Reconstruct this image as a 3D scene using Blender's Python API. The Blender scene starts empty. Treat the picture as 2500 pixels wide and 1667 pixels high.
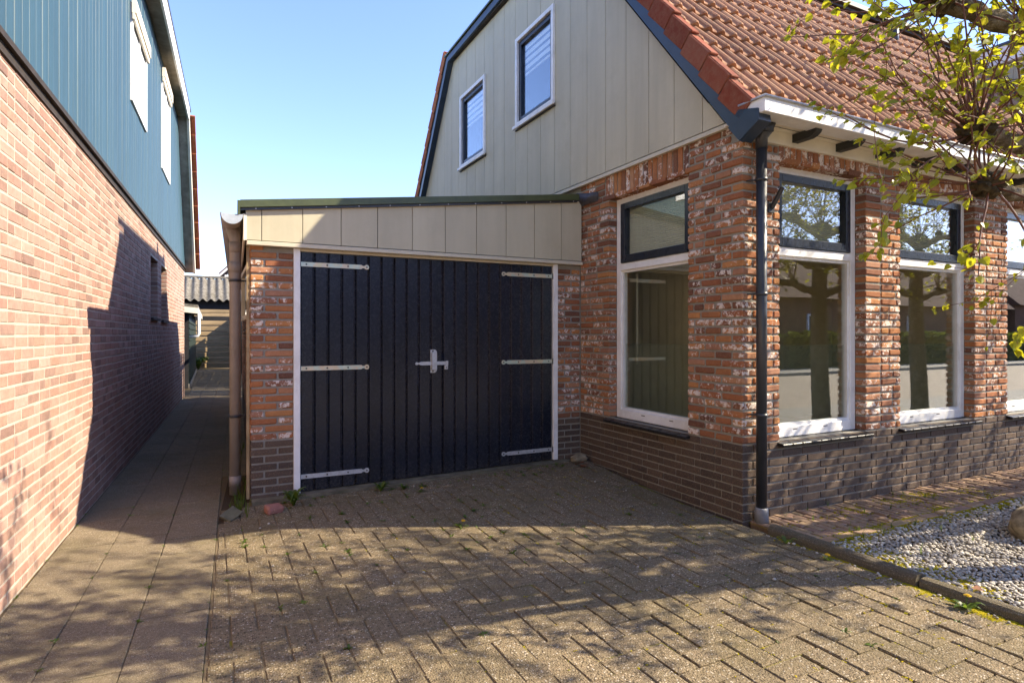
import bpy, bmesh, math, random
import numpy as np
from mathutils import Vector, Matrix

# ------------------------------------------------------------------ camera, sky, sun, exposure
SC = bpy.context.scene
COL = SC.collection
F_PX, CX, HORIZ, EYE = 1460.0, 1250.0, 816.0, 1.40
TH = math.atan2(735.0, 1460.0)
CT, ST = math.cos(TH), math.sin(TH)

cam_d = bpy.data.cameras.new('camera')
cam_d.sensor_width = 36.0
cam_d.lens = F_PX / 2500 * 36
cam_d.shift_y = -(833.5 - HORIZ) / 2500
cam_d.clip_start, cam_d.clip_end = 0.05, 1500
cam = bpy.data.objects.new('camera', cam_d)
cam.location = (0, 0, EYE)
cam.rotation_euler = (math.pi / 2, 0, -TH)
COL.objects.link(cam)
SC.camera = cam

SUN = Vector((0.9085, -0.4179, 0.735)).normalized()
world = bpy.data.worlds.new('World')
SC.world = world
world.use_nodes = True
wn = world.node_tree
wn.nodes.clear()
sky = wn.nodes.new('ShaderNodeTexSky')
sky.sky_type = 'NISHITA'
sky.sun_disc = False
sky.sun_elevation = math.asin(SUN.z)
sky.sun_rotation = math.atan2(SUN.x, SUN.y)
sky.altitude = 0
sky.air_density = 1.0
sky.dust_density = 0.3
sky.ozone_density = 3.2
bg = wn.nodes.new('ShaderNodeBackground')
bg.inputs['Strength'].default_value = 0.145
wo = wn.nodes.new('ShaderNodeOutputWorld')
tint = wn.nodes.new('ShaderNodeMix')
tint.data_type, tint.blend_type = 'RGBA', 'MULTIPLY'
tint.inputs[0].default_value = 1.0
tint.inputs[7].default_value = (0.98, 0.92, 1.08, 1)      # white balance of the photograph
wn.links.new(sky.outputs[0], tint.inputs[6])
wn.links.new(tint.outputs[2], bg.inputs[0])
wn.links.new(bg.outputs[0], wo.inputs[0])

sun_d = bpy.data.lights.new('sun', 'SUN')
sun_d.energy = 5.0
sun_d.angle = math.radians(0.5)
sun_d.color = (1.0, 0.87, 0.66)
sun = bpy.data.objects.new('sun', sun_d)
sun.rotation_euler = (-SUN).to_track_quat('-Z', 'Y').to_euler()
COL.objects.link(sun)

SC.view_settings.view_transform = 'Standard'
SC.view_settings.look = 'None'
SC.view_settings.exposure = 1.5
SC.view_settings.gamma = 1.0
SC.view_settings.use_curve_mapping = False
SC.render.engine = 'CYCLES'
SC.cycles.use_denoising = True
SC.cycles.use_adaptive_sampling = True
SC.cycles.adaptive_threshold = 0.02
SC.cycles.max_bounces = 5
SC.cycles.diffuse_bounces = 3
SC.cycles.glossy_bounces = 3
SC.cycles.transparent_max_bounces = 12
SC.cycles.caustics_reflective = False
SC.cycles.caustics_refractive = False

R = random.Random(7)


def project(p):
    """world point -> (u, v, depth) in photograph pixels, used to rank repeated pieces by size"""
    x = p[0] * CT - p[1] * ST
    z = p[0] * ST + p[1] * CT
    if z < 0.05:
        return None
    return (CX + F_PX * x / z, HORIZ - F_PX * (p[2] - EYE) / z, z)


# ------------------------------------------------------------------ materials
MATS = {}


class NT:
    def __init__(self, name):
        self.m = bpy.data.materials.new(name)
        self.m.use_nodes = True
        self.t = self.m.node_tree
        self.t.nodes.clear()
        self.out = self.t.nodes.new('ShaderNodeOutputMaterial')
        MATS[name] = self.m

    def n(self, typ, _props=None, **ins):
        nd = self.t.nodes.new('ShaderNode' + typ)
        for k, v in (_props or {}).items():
            setattr(nd, k, v)
        for k, v in ins.items():
            key = k.replace('_', ' ')
            if k.startswith('i') and k[1:].isdigit():
                sock = nd.inputs[int(k[1:])]
            else:
                sock = nd.inputs[key]
            self.set(sock, v)
        return nd

    def set(self, sock, v):
        if isinstance(v, bpy.types.NodeSocket):
            self.t.links.new(v, sock)
        elif isinstance(v, bpy.types.Node):
            self.t.links.new(v.outputs[0], sock)
        else:
            if isinstance(v, (tuple, list)) and len(v) == 3 and sock.type == 'RGBA':
                v = (*v, 1)
            sock.default_value = v

    def noise(self, vec, scale, detail=4, rough=0.6, dist=0.0):
        return self.n('TexNoise', Vector=vec, Scale=scale, Detail=detail, Roughness=rough, Distortion=dist).outputs[0]

    def ramp(self, fac, stops, interp='LINEAR'):
        nd = self.t.nodes.new('ShaderNodeValToRGB')
        nd.color_ramp.interpolation = interp
        el = nd.color_ramp.elements
        while len(el) < len(stops):
            el.new(0.5)
        for e, (p, c) in zip(el, stops):
            e.position = p
            e.color = (*c, 1) if isinstance(c, (tuple, list)) else (c, c, c, 1)
        self.set(nd.inputs[0], fac)
        return nd.outputs[0]

    def mix(self, fac, a, b, mode='MIX'):
        nd = self.t.nodes.new('ShaderNodeMix')
        nd.data_type = 'RGBA'
        nd.blend_type = mode
        self.set(nd.inputs[0], fac)
        self.set(nd.inputs[6], a)
        self.set(nd.inputs[7], b)
        return nd.outputs[2]

    def math(self, op, a, b=0.0, clamp=False):
        nd = self.t.nodes.new('ShaderNodeMath')
        nd.operation = op
        nd.use_clamp = clamp
        self.set(nd.inputs[0], a)
        self.set(nd.inputs[1], b)
        return nd.outputs[0]

    def pos(self):
        return self.n('NewGeometry').outputs['Position']

    def rnd(self, k=0.0):
        """one random number per object or per loose piece of a joined mesh"""
        a = self.n('ObjectInfo').outputs['Random']
        b = self.n('NewGeometry').outputs['Random Per Island']
        s = self.math('ADD', a, b)
        s = self.math('MULTIPLY_ADD', s, 7.31 + k * 3.77)
        self.t.nodes[-1].inputs[2].default_value = k * 0.37
        return self.math('FRACT', s)

    def offset_pos(self, r, amt=37.0):
        c = self.n('CombineXYZ', X=self.math('MULTIPLY', r, amt), Y=self.math('MULTIPLY', r, amt * 0.7), Z=0.0)
        return self.n('VectorMath', {'operation': 'ADD'}, i0=self.pos(), i1=c.outputs[0]).outputs[0]

    def bump(self, h, strength=0.4, dist=0.01, normal=None):
        nd = self.n('Bump', Strength=strength, Distance=dist, Height=h)
        if normal is not None:
            self.set(nd.inputs['Normal'], normal)
        return nd.outputs[0]

    def bsdf(self, color, rough=0.8, normal=None, spec=0.4, **kw):
        b = self.n('BsdfPrincipled')
        self.set(b.inputs['Base Color'], color)
        self.set(b.inputs['Roughness'], rough)
        self.set(b.inputs['Specular IOR Level'], spec)
        if normal is not None:
            self.set(b.inputs['Normal'], normal)
        for k, v in kw.items():
            self.set(b.inputs[k.replace('_', ' ')], v)
        return b.outputs[0]

    def done(self, sh):
        self.set(self.out.inputs[0], sh)
        return self.m


def m_brick(name, palette, white, speck=0.5, bump=0.8, rough=0.92, dark=None, wear=0.0):
    t = NT(name)
    r = t.rnd(0)
    r2 = t.rnd(1)
    p = t.offset_pos(r)
    base = t.ramp(r, [(i / max(1, len(palette) - 1), c) for i, c in enumerate(palette)])
    n1 = t.noise(p, 22, 3, 0.65)
    base = t.mix(t.math('MULTIPLY', t.ramp(n1, [(0.3, 0.0), (0.75, 1.0)]), 0.55), base, t.mix(0.6, base, (0.06, 0.03, 0.022)))
    n3 = t.noise(p, 130, 1, 0.7)
    base = t.mix(t.ramp(n3, [(0.55, 0.0), (0.75, 0.35)]), base, (0.5, 0.32, 0.2))
    if white > 0:
        w = t.noise(p, 23, 4, 0.78, 0.3)
        th = t.math('MULTIPLY_ADD', r2, -0.16)
        t.t.nodes[-1].inputs[2].default_value = 0.72 - white * 0.1
        m = t.math('MULTIPLY', t.math('SUBTRACT', w, th), 26.0, True)
        on = t.math('GREATER_THAN', r2, 0.36)
        m = t.math('MULTIPLY', t.math('MULTIPLY', m, on), 0.85)
        base = t.mix(m, base, t.mix(n3, (0.62, 0.53, 0.46), (0.8, 0.75, 0.7)))
    h = t.math('ADD', t.math('MULTIPLY', n1, 0.6), t.math('MULTIPLY', n3, 0.4))
    nb = t.bump(h, bump, 0.006)
    return t.done(t.bsdf(base, rough, nb, 0.2))


def m_plain(name, col, rough=0.6, var=0.12, scale=9, bump=0.1, spec=0.4, stretch=None, metal=0.0, piece=0.0, dirt=None):
    t = NT(name)
    p = t.pos()
    if piece:
        p = t.offset_pos(t.rnd(0))
    if stretch:
        p = t.n('Mapping', {'vector_type': 'POINT'}, Vector=p, Scale=stretch).outputs[0]
    a = t.noise(p, scale, 3, 0.65)
    b = t.noise(p, scale * 9, 1, 0.6)
    dk = tuple(c * (1 - 2 * var) for c in col)
    lt = tuple(min(1, c * (1 + var)) for c in col)
    c = t.mix(t.ramp(a, [(0.3, 0.0), (0.7, 1.0)]), dk, lt)
    if piece:
        c = t.mix(t.math('MULTIPLY', t.rnd(2), piece), c, tuple(x * 0.55 for x in col))
    if dirt:
        c = t.mix(t.math('MULTIPLY', t.ramp(t.noise(t.pos(), 3.1, 6, 0.7), [(0.48, 0.0), (0.7, 1.0)]), 0.5), c, dirt)
    nb = t.bump(t.math('ADD', a, t.math('MULTIPLY', b, 0.5)), bump, 0.004)
    rr = t.math('MULTIPLY_ADD', b, 0.18)
    t.t.nodes[-1].inputs[2].default_value = rough - 0.09
    return t.done(t.bsdf(c, rr, nb, spec, Metallic=metal))


def build_materials():
    m_brick('old_brick', [(0.43, 0.165, 0.062), (0.28, 0.105, 0.052), (0.50, 0.23, 0.085), (0.36, 0.135, 0.058), (0.14, 0.065, 0.045), (0.46, 0.19, 0.072), (0.39, 0.20, 0.125), (0.23, 0.095, 0.057), (0.48, 0.25, 0.135)], 0.8)
    m_brick('dark_brick', [(0.085, 0.064, 0.050), (0.11, 0.080, 0.060), (0.066, 0.052, 0.044), (0.098, 0.072, 0.053)], 0.0, rough=0.8)
    m_brick('pink_brick', [(0.37, 0.225, 0.182), (0.31, 0.178, 0.14), (0.43, 0.285, 0.238), (0.34, 0.208, 0.157), (0.22, 0.138, 0.115), (0.39, 0.262, 0.21), (0.28, 0.185, 0.145)], 0.0, bump=1.0)
    m_brick('path_brick', [(0.30, 0.205, 0.125), (0.23, 0.15, 0.10), (0.36, 0.25, 0.15), (0.27, 0.17, 0.125), (0.33, 0.24, 0.13)], 0.0)
    m_brick('loose_brick_clay', [(0.33, 0.15, 0.12), (0.33, 0.15, 0.12)], 0.0)
    for nm, c, c2 in (('mortar_grey', (0.23, 0.22, 0.195), (0.37, 0.35, 0.30)), ('mortar_pale', (0.38, 0.33, 0.275), (0.56, 0.50, 0.425))):
        t = NT(nm)
        p = t.pos()
        a = t.noise(p, 30, 5, 0.7)
        b = t.noise(p, 240, 2, 0.6)
        nb = t.bump(t.math('ADD', a, b), 0.9, 0.006)
        t.done(t.bsdf(t.mix(a, c, c2), 0.95, nb, 0.15))
    # exposed-aggregate concrete (driveway pavers, alley slabs, kerb)
    for nm, base, bright, vs in (('paver_concrete', (0.245, 0.19, 0.118), 0.95, 105), ('slab_concrete', (0.28, 0.225, 0.15), 0.55, 170), ('kerb_concrete', (0.16, 0.135, 0.095), 0.4, 170)):
        t = NT(nm)
        r = t.rnd(0)
        p = t.offset_pos(r, 11)
        v = t.n('TexVoronoi', Vector=p, Scale=vs, Randomness=1.0)
        cell = t.n('SeparateColor', Color=v.outputs['Color'])
        speck = t.ramp(cell.outputs[0], [(0.0, (0.035, 0.026, 0.018)), (0.25, (0.07, 0.05, 0.032)), (0.36, (0.20, 0.145, 0.085)), (0.6, base), (0.78, (0.38, 0.265, 0.155)), (0.9, (0.52, 0.43, 0.31)), (0.97, (0.68, 0.61, 0.50))])
        near = t.ramp(v.outputs['Distance'], [(0.35, 1.0), (0.6, 0.0)])
        fine = t.noise(p, 420, 2, 0.6)
        big = t.noise(t.pos(), 1.7, 5, 0.6)
        mid = t.noise(p, 14, 4, 0.65)
        c = t.mix(t.math('MULTIPLY', near, 0.75 * bright + 0.1), t.mix(t.ramp(fine, [(0.3, 0.0), (0.7, 1.0)]), tuple(x * 0.38 for x in base), tuple(x * 1.5 for x in base)), speck)
        c = t.mix(t.math('MULTIPLY', t.ramp(mid, [(0.4, 0.0), (0.75, 1.0)]), 0.35), c, (0.10, 0.085, 0.05))
        c = t.mix(t.math('MULTIPLY', t.ramp(big, [(0.45, 0.0), (0.7, 1.0)]), 0.42), c, (0.13, 0.11, 0.045))
        st = t.noise(t.pos(), 0.9, 6, 0.7, 0.4)
        c = t.mix(t.math('MULTIPLY', t.ramp(st, [(0.50, 0.0), (0.62, 1.0)]), 0.22), c, (0.085, 0.07, 0.05))
        c = t.mix(t.math('MULTIPLY', t.rnd(2), 0.28), c, tuple(x * 0.62 for x in base))
        nb = t.bump(t.math('ADD', t.math('MULTIPLY', near, 0.9), fine), 0.8, 0.005)
        t.done(t.bsdf(c, 0.95, nb, 0.15))
    # sand, soil and moss in the joints
    t = NT('joint_soil')
    p = t.pos()
    a = t.noise(p, 2.6, 5, 0.65)
    f = t.noise(p, 160, 3, 0.7)
    c = t.mix(f, (0.09, 0.069, 0.042), (0.25, 0.19, 0.115))
    moss = t.mix(f, (0.12, 0.13, 0.01), (0.34, 0.30, 0.015))
    xx = t.n('SeparateXYZ', Vector=p).outputs[0]
    a = t.math('ADD', a, t.math('MULTIPLY', t.math('SUBTRACT', t.math('MINIMUM', t.math('MAXIMUM', xx, 0.6), 3.4), 2.9), 0.07))
    c = t.mix(t.ramp(t.math('ADD', a, t.math('MULTIPLY', f, 0.15)), [(0.53, 0.0), (0.62, 0.9)]), c, moss)
    t.done(t.bsdf(c, 1.0, t.bump(f, 0.8, 0.01), 0.1))
    t = NT('moss_green')
    f = t.noise(t.pos(), 260, 2, 0.7)
    c = t.mix(t.ramp(t.noise(t.pos(), 5, 3), [(0.35, 0.0), (0.65, 1.0)]), t.mix(f, (0.12, 0.13, 0.008), (0.34, 0.31, 0.012)), t.mix(f, (0.22, 0.17, 0.008), (0.52, 0.38, 0.012)))
    t.done(t.bsdf(c, 1.0, t.bump(f, 1.0, 0.006), 0.1))
    t = NT('soil')
    f = t.noise(t.pos(), 90, 4, 0.7)
    t.done(t.bsdf(t.mix(f, (0.03, 0.022, 0.014), (0.11, 0.08, 0.05)), 1.0, t.bump(f, 1.0, 0.02), 0.1))
    t = NT('pebble')
    r = t.rnd(0)
    c = t.ramp(r, [(0.0, (0.30, 0.27, 0.22)), (0.25, (0.52, 0.47, 0.39)), (0.5, (0.40, 0.36, 0.30)), (0.75, (0.62, 0.57, 0.48)), (1.0, (0.22, 0.20, 0.18))])
    f = t.noise(t.offset_pos(r), 120, 3, 0.6)
    t.done(t.bsdf(t.mix(t.math('MULTIPLY', f, 0.4), c, (0.2, 0.18, 0.14)), 0.85, t.bump(f, 0.3, 0.003), 0.25))
    # paint, boards, metal
    m_plain('siding_paint', (0.50, 0.455, 0.325), 0.55, 0.055, 5, 0.12, 0.35, stretch=(1, 1, 0.10), piece=0.09, dirt=(0.40, 0.36, 0.25))
    m_plain('trim_cream', (0.55, 0.50, 0.38), 0.5, 0.05, 8, 0.05)
    m_plain('white_paint', (0.80, 0.80, 0.79), 0.4, 0.04, 7, 0.04, 0.45, dirt=(0.5, 0.47, 0.42))
    m_plain('warm_white_paint', (0.76, 0.70, 0.57), 0.5, 0.05, 6, 0.05, 0.4)
    m_plain('navy_paint', (0.010, 0.015, 0.028), 0.3, 0.15, 12, 0.02, 0.5, stretch=(1, 1, 0.1))
    m_plain('navy_verge', (0.018, 0.034, 0.062), 0.35, 0.12, 10, 0.12, 0.5)
    t = NT('door_paint')
    p = t.offset_pos(t.rnd(0))
    ps = t.n('Mapping', {'vector_type': 'POINT'}, Vector=p, Scale=(1, 1, 0.12)).outputs[0]
    a = t.noise(ps, 9, 4, 0.65)
    f = t.noise(t.pos(), 55, 4, 0.75)
    c = t.mix(t.ramp(a, [(0.3, 0.0), (0.7, 1.0)]), (0.007, 0.010, 0.0185), (0.013, 0.0175, 0.030))
    hz = t.n('SeparateXYZ', Vector=t.pos()).outputs[2]
    low = t.ramp(t.math('ADD', hz, t.math('MULTIPLY', f, 0.35)), [(0.14, 0.8), (0.42, 0.0)])
    c = t.mix(t.math('MULTIPLY', low, t.ramp(f, [(0.4, 0.1), (0.65, 0.8)])), c, (0.085, 0.072, 0.05))
    c = t.mix(t.ramp(t.noise(t.pos(), 30, 3, 0.8), [(0.70, 0.0), (0.74, 0.35)]), c, (0.10, 0.10, 0.10))
    rg = t.math('MULTIPLY_ADD', f, 0.25)
    t.t.nodes[-1].inputs[2].default_value = 0.14
    t.done(t.bsdf(c, rg, t.bump(a, 0.05, 0.004), 0.4))
    m_plain('blue_cladding', (0.034, 0.080, 0.104), 0.5, 0.10, 7, 0.12, 0.4, stretch=(1, 1, 0.06), piece=0.25)
    m_plain('dark_trim', (0.035, 0.026, 0.02), 0.75, 0.2, 10, 0.4)
    m_plain('soffit_wood', (0.34, 0.29, 0.23), 0.85, 0.2, 6, 0.3, dirt=(0.12, 0.09, 0.06))
    m_plain('bracket_black', (0.028, 0.030, 0.028), 0.55, 0.15, 20, 0.2)
    m_plain('green_metal', (0.065, 0.08, 0.028), 0.42, 0.15, 8, 0.06, 0.5)
    m_plain('pipe_dark', (0.030, 0.034, 0.042), 0.35, 0.15, 7, 0.06, 0.5)
    m_plain('pipe_taupe', (0.25, 0.222, 0.205), 0.45, 0.08, 5, 0.05, 0.45)
    m_plain('pipe_grey', (0.22, 0.22, 0.225), 0.55, 0.15, 12, 0.2)
    m_plain('end_cap', (0.42, 0.47, 0.52), 0.35, 0.1, 12, 0.05)
    m_plain('lead', (0.055, 0.052, 0.058), 0.6, 0.25, 25, 0.4)
    m_plain('zinc_lip', (0.36, 0.36, 0.36), 0.4, 0.1, 10, 0.1, metal=0.4)
    m_plain('galvanised', (0.50, 0.51, 0.52), 0.45, 0.1, 40, 0.1, metal=0.35)
    t = NT('zinc_yellow')
    a = t.noise(t.pos(), 9, 3, 0.6)
    b = t.noise(t.pos(), 60, 3, 0.6)
    c = t.ramp(a, [(0.3, (0.62, 0.57, 0.36)), (0.45, (0.64, 0.53, 0.38)), (0.55, (0.48, 0.58, 0.50)), (0.7, (0.64, 0.60, 0.42))])
    t.done(t.bsdf(c, 0.38, t.bump(b, 0.1, 0.002), 0.5, Metallic=0.3))
    m_plain('screw_dark', (0.05, 0.045, 0.04), 0.5, 0.1, 50, 0.1, metal=0.5)
    m_plain('glazed_tile', (0.022, 0.021, 0.021), 0.38, 0.2, 30, 0.12, 0.3, piece=0.2)
    m_plain('room_wall', (0.84, 0.75, 0.48), 0.9, 0.06, 3, 0.03)
    m_plain('room_floor', (0.40, 0.30, 0.18), 0.6, 0.2, 6, 0.05)
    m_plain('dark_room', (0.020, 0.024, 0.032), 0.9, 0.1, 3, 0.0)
    m_plain('blind_fabric', (0.62, 0.63, 0.52), 0.8, 0.04, 8, 0.03)
    m_plain('zebra_blind', (0.9, 0.9, 0.92), 0.8, 0.04, 8, 0.02)
    m_plain('old_plank', (0.36, 0.255, 0.135), 0.85, 0.25, 5, 0.35, stretch=(0.15, 0.15, 1), piece=0.4)
    m_plain('green_board', (0.018, 0.03, 0.024), 0.6, 0.2, 7, 0.25, piece=0.3)
    m_plain('tarred_wall', (0.018, 0.017, 0.02), 0.85, 0.2, 9, 0.3)
    m_plain('fibre_cement', (0.17, 0.155, 0.13), 0.95, 0.3, 11, 0.6, dirt=(0.07, 0.055, 0.03))
    m_plain('threshold', (0.16, 0.14, 0.095), 0.95, 0.25, 8, 0.6, dirt=(0.09, 0.09, 0.03))
    m_plain('boulder_stone', (0.27, 0.22, 0.14), 0.9, 0.3, 14, 0.7)
    m_plain('street_clinker', (0.34, 0.27, 0.19), 0.9, 0.2, 6, 0.2)
    m_plain('asphalt_flag', (0.30, 0.27, 0.22), 0.9, 0.2, 8, 0.2)
    m_plain('far_brick', (0.20, 0.10, 0.065), 0.95, 0.25, 3, 0.2)
    m_plain('far_roof', (0.13, 0.06, 0.04), 0.9, 0.25, 5, 0.3)
    m_plain('grass_ground', (0.10, 0.09, 0.05), 1.0, 0.3, 3, 0.3)
    m_plain('lamp_tube', (0.85, 0.85, 0.8), 0.4, 0.02, 5, 0.0)
    # roof tiles
    for nm, cols, lich in (('roof_tile_aged', [(0.37, 0.180, 0.098), (0.30, 0.145, 0.08), (0.41, 0.215, 0.12), (0.25, 0.12, 0.068), (0.34, 0.175, 0.10)], 0.66), ('verge_tile_red', [(0.20, 0.042, 0.02), (0.26, 0.07, 0.036), (0.15, 0.032, 0.016), (0.29, 0.095, 0.055)], 0.3), ('old_red_tile', [(0.33, 0.09, 0.035), (0.27, 0.075, 0.03), (0.38, 0.12, 0.05)], 0.4)):
        t = NT(nm)
        r = t.rnd(0)
        p = t.offset_pos(r)
        c = t.ramp(r, [(i / (len(cols) - 1), x) for i, x in enumerate(cols)])
        a = t.noise(p, 18, 6, 0.7)
        b = t.noise(p, 150, 3, 0.7)
        c = t.mix(t.math('MULTIPLY', t.ramp(a, [(0.4, 0.0), (0.65, 1.0)]), lich), c, t.mix(b, (0.13, 0.075, 0.045), (0.46, 0.31, 0.19)))
        c = t.mix(t.math('MULTIPLY', t.ramp(t.noise(p, 46, 4, 0.7), [(0.60, 0.0), (0.68, 1.0)]), lich * 0.9), c, (0.045, 0.03, 0.02))
        t.done(t.bsdf(c, 0.9, t.bump(t.math('ADD', a, b), 0.5, 0.006), 0.2))
    # bark, twigs, leaves
    t = NT('bark')
    a = t.noise(t.pos(), 14, 6, 0.75)
    b = t.noise(t.pos(), 60, 5, 0.7)
    c = t.ramp(a, [(0.3, (0.07, 0.052, 0.03)), (0.5, (0.20, 0.155, 0.095)), (0.66, (0.40, 0.35, 0.26))])
    t.done(t.bsdf(c, 0.95, t.bump(t.math('ADD', a, b), 1.0, 0.03), 0.1))
    m_plain('knuckle_bark', (0.065, 0.046, 0.02), 1.0, 0.4, 30, 1.0)
    m_plain('twig_bark', (0.15, 0.062, 0.038), 0.6, 0.25, 12, 0.1)
    for nm, cols, tr in (('young_leaf', [(0.28, 0.31, 0.015), (0.38, 0.37, 0.02), (0.18, 0.24, 0.02), (0.46, 0.41, 0.03)], (0.75, 0.70, 0.03)), ('weed_leaf', [(0.07, 0.12, 0.012), (0.11, 0.17, 0.02), (0.05, 0.09, 0.012)], (0.25, 0.36, 0.03)), ('hedge_leaf', [(0.03, 0.05, 0.012), (0.05, 0.07, 0.015), (0.09, 0.06, 0.02)], (0.12, 0.16, 0.02))):
        t = NT(nm)
        r = t.rnd(0)
        c = t.ramp(r, [(i / (len(cols) - 1), x) for i, x in enumerate(cols)])
        d = t.n('BsdfPrincipled')
        t.set(d.inputs['Base Color'], c)
        d.inputs['Roughness'].default_value = 0.45
        tl = t.n('BsdfTranslucent', Color=t.mix(0.5, c, tr))
        t.done(t.n('MixShader', i0=0.5, i1=d.outputs[0], i2=tl.outputs[0]).outputs[0])
    m_plain('dandelion', (0.75, 0.47, 0.01), 0.8, 0.1, 40, 0.2)
    m_plain('dry_leaf', (0.22, 0.085, 0.035), 0.8, 0.2, 30, 0.2)
    # glass: see-through with a mirror coat that grows at a slant
    t = NT('glass')
    w = t.noise(t.pos(), 1.3, 1, 0.4)
    nb = t.bump(w, 0.02, 0.03)
    fc = t.n('LayerWeight', Blend=0.5, Normal=nb).outputs['Facing']
    fr = t.math('MULTIPLY_ADD', t.math('POWER', fc, 3.0), 0.88)
    t.t.nodes[-1].inputs[2].default_value = 0.10
    tr = t.n('BsdfTransparent', Color=(0.93, 0.95, 0.93))
    gl = t.n('BsdfGlossy', Color=(0.95, 0.97, 1.0), Roughness=0.0, Normal=nb)
    t.done(t.n('MixShader', i0=fr, i1=tr.outputs[0], i2=gl.outputs[0]).outputs[0])
    t = NT('ribbed_film')
    tr = t.n('BsdfTransparent', Color=(0.86, 0.89, 0.83))
    df = t.n('BsdfDiffuse', Color=(0.42, 0.46, 0.36))
    t.done(t.n('MixShader', i0=0.16, i1=tr.outputs[0], i2=df.outputs[0]).outputs[0])


build_materials()


# ------------------------------------------------------------------ mesh helpers
class MB:
    def __init__(self):
        self.v, self.f, self.mi, self.smooth = [], [], [], []

    def add(self, verts, faces, mi=0, smooth=False):
        o = len(self.v)
        self.v.extend([tuple(x) for x in verts])
        self.f.extend([tuple(i + o for i in f) for f in faces])
        self.mi.extend([mi] * len(faces))
        self.smooth.extend([smooth] * len(faces))
        return self

    def box(self, x0, x1, y0, y1, z0, z1, mi=0, b=0.0):
        if b:
            v, f = bevel_box(x1 - x0, y1 - y0, z1 - z0, b)
            c = np.array([(x0 + x1) / 2, (y0 + y1) / 2, (z0 + z1) / 2])
            return self.add(v + c, f, mi)
        v = [(x, y, z) for x in (x0, x1) for y in (y0, y1) for z in (z0, z1)]
        return self.add(v, [(0, 1, 3, 2), (4, 6, 7, 5), (0, 4, 5, 1), (2, 3, 7, 6), (0, 2, 6, 4), (1, 5, 7, 3)], mi)

    def prism(self, poly, fn, d0, d1, mi=0):
        """poly: 2-D outline, fn(a, b, d) -> xyz, extruded from d0 to d1"""
        n = len(poly)
        v = [fn(a, b, d0) for a, b in poly] + [fn(a, b, d1) for a, b in poly]
        f = [tuple(range(n)), tuple(range(2 * n - 1, n - 1, -1))]
        f += [(i, (i + 1) % n, n + (i + 1) % n, n + i) for i in range(n)]
        return self.add(v, f, mi)

    def tube(self, pts, rad, n=10, mi=0, caps=True, smooth=True):
        pts = [Vector(p) for p in pts]
        if not isinstance(rad, (list, tuple)):
            rad = [rad] * len(pts)
        vs, fs = [], []
        ref = None
        for i, p in enumerate(pts):
            d = (pts[min(i + 1, len(pts) - 1)] - pts[max(i - 1, 0)]).normalized()
            if ref is None:
                ref = d.orthogonal().normalized()
            ref = (ref - d * ref.dot(d))
            ref = ref.normalized() if ref.length > 1e-6 else d.orthogonal().normalized()
            s = d.cross(ref)
            for k in range(n):
                a = 2 * math.pi * k / n
                vs.append(p + (ref * math.cos(a) + s * math.sin(a)) * rad[i])
        for i in range(len(pts) - 1):
            for k in range(n):
                fs.append((i * n + k, i * n + (k + 1) % n, (i + 1) * n + (k + 1) % n, (i + 1) * n + k))
        self.add(vs, fs, mi, smooth)
        if caps:
            o = len(self.v) - len(vs)
            self.f.append(tuple(o + k for k in range(n))[::-1])
            self.f.append(tuple(o + (len(pts) - 1) * n + k for k in range(n)))
            self.mi += [mi, mi]
            self.smooth += [False, False]
        return self

    def mesh(self, name, mats):
        me = bpy.data.meshes.new(name)
        me.from_pydata([tuple(map(float, p)) for p in self.v], [], self.f)
        for m in (mats if isinstance(mats, (list, tuple)) else [mats]):
            me.materials.append(MATS[m])
        me.polygons.foreach_set('material_index', self.mi)
        me.polygons.foreach_set('use_smooth', self.smooth)
        bm = bmesh.new()
        bm.from_mesh(me)
        bmesh.ops.recalc_face_normals(bm, faces=bm.faces)
        bm.to_mesh(me)
        bm.free()
        me.update()
        return me

    def build(self, name, mats, parent=None, **props):
        o = bpy.data.objects.new(name, self.mesh(name, mats))
        COL.objects.link(o)
        if parent is not None:
            o.parent = parent
        for k, v in props.items():
            o[k] = v
        return o


def bevel_box(lx, ly, lz, b, jit=0.0, rng=None):
    h = np.array([lx, ly, lz]) / 2
    vs = []
    for sx in (-1, 1):
        for sy in (-1, 1):
            for sz in (-1, 1):
                s = np.array([sx, sy, sz])
                j = np.array([rng.uniform(-jit, jit) for _ in range(3)]) if rng else np.zeros(3)
                bb = b * (rng.uniform(0.6, 1.5) if rng else 1.0)
                for a in range(3):
                    e = h - bb
                    e[a] = h[a]
                    vs.append(s * e + j * (np.arange(3) != a))
    C = lambda sx, sy, sz: (sx * 4 + sy * 2 + sz) * 3
    f = []
    for s in (0, 1):
        f.append([C(s, 0, 0), C(s, 1, 0), C(s, 1, 1), C(s, 0, 1)])
        f.append([C(0, s, 0) + 1, C(1, s, 0) + 1, C(1, s, 1) + 1, C(0, s, 1) + 1])
        f.append([C(0, 0, s) + 2, C(1, 0, s) + 2, C(1, 1, s) + 2, C(0, 1, s) + 2])
    for s in (0, 1):
        for t in (0, 1):
            f.append([C(s, t, 0), C(s, t, 1), C(s, t, 1) + 1, C(s, t, 0) + 1])
            f.append([C(s, 0, t), C(s, 1, t), C(s, 1, t) + 2, C(s, 0, t) + 2])
            f.append([C(0, s, t) + 1, C(1, s, t) + 1, C(1, s, t) + 2, C(0, s, t) + 2])
    for c in range(8):
        f.append([c * 3, c * 3 + 1, c * 3 + 2])
    # consistent outward winding
    V = np.array(vs)
    out = []
    for q in f:
        c = V[q].mean(0)
        nrm = np.cross(V[q[1]] - V[q[0]], V[q[2]] - V[q[0]])
        out.append(tuple(q) if np.dot(nrm, c) > 0 else tuple(q[::-1]))
    return V, out


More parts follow.
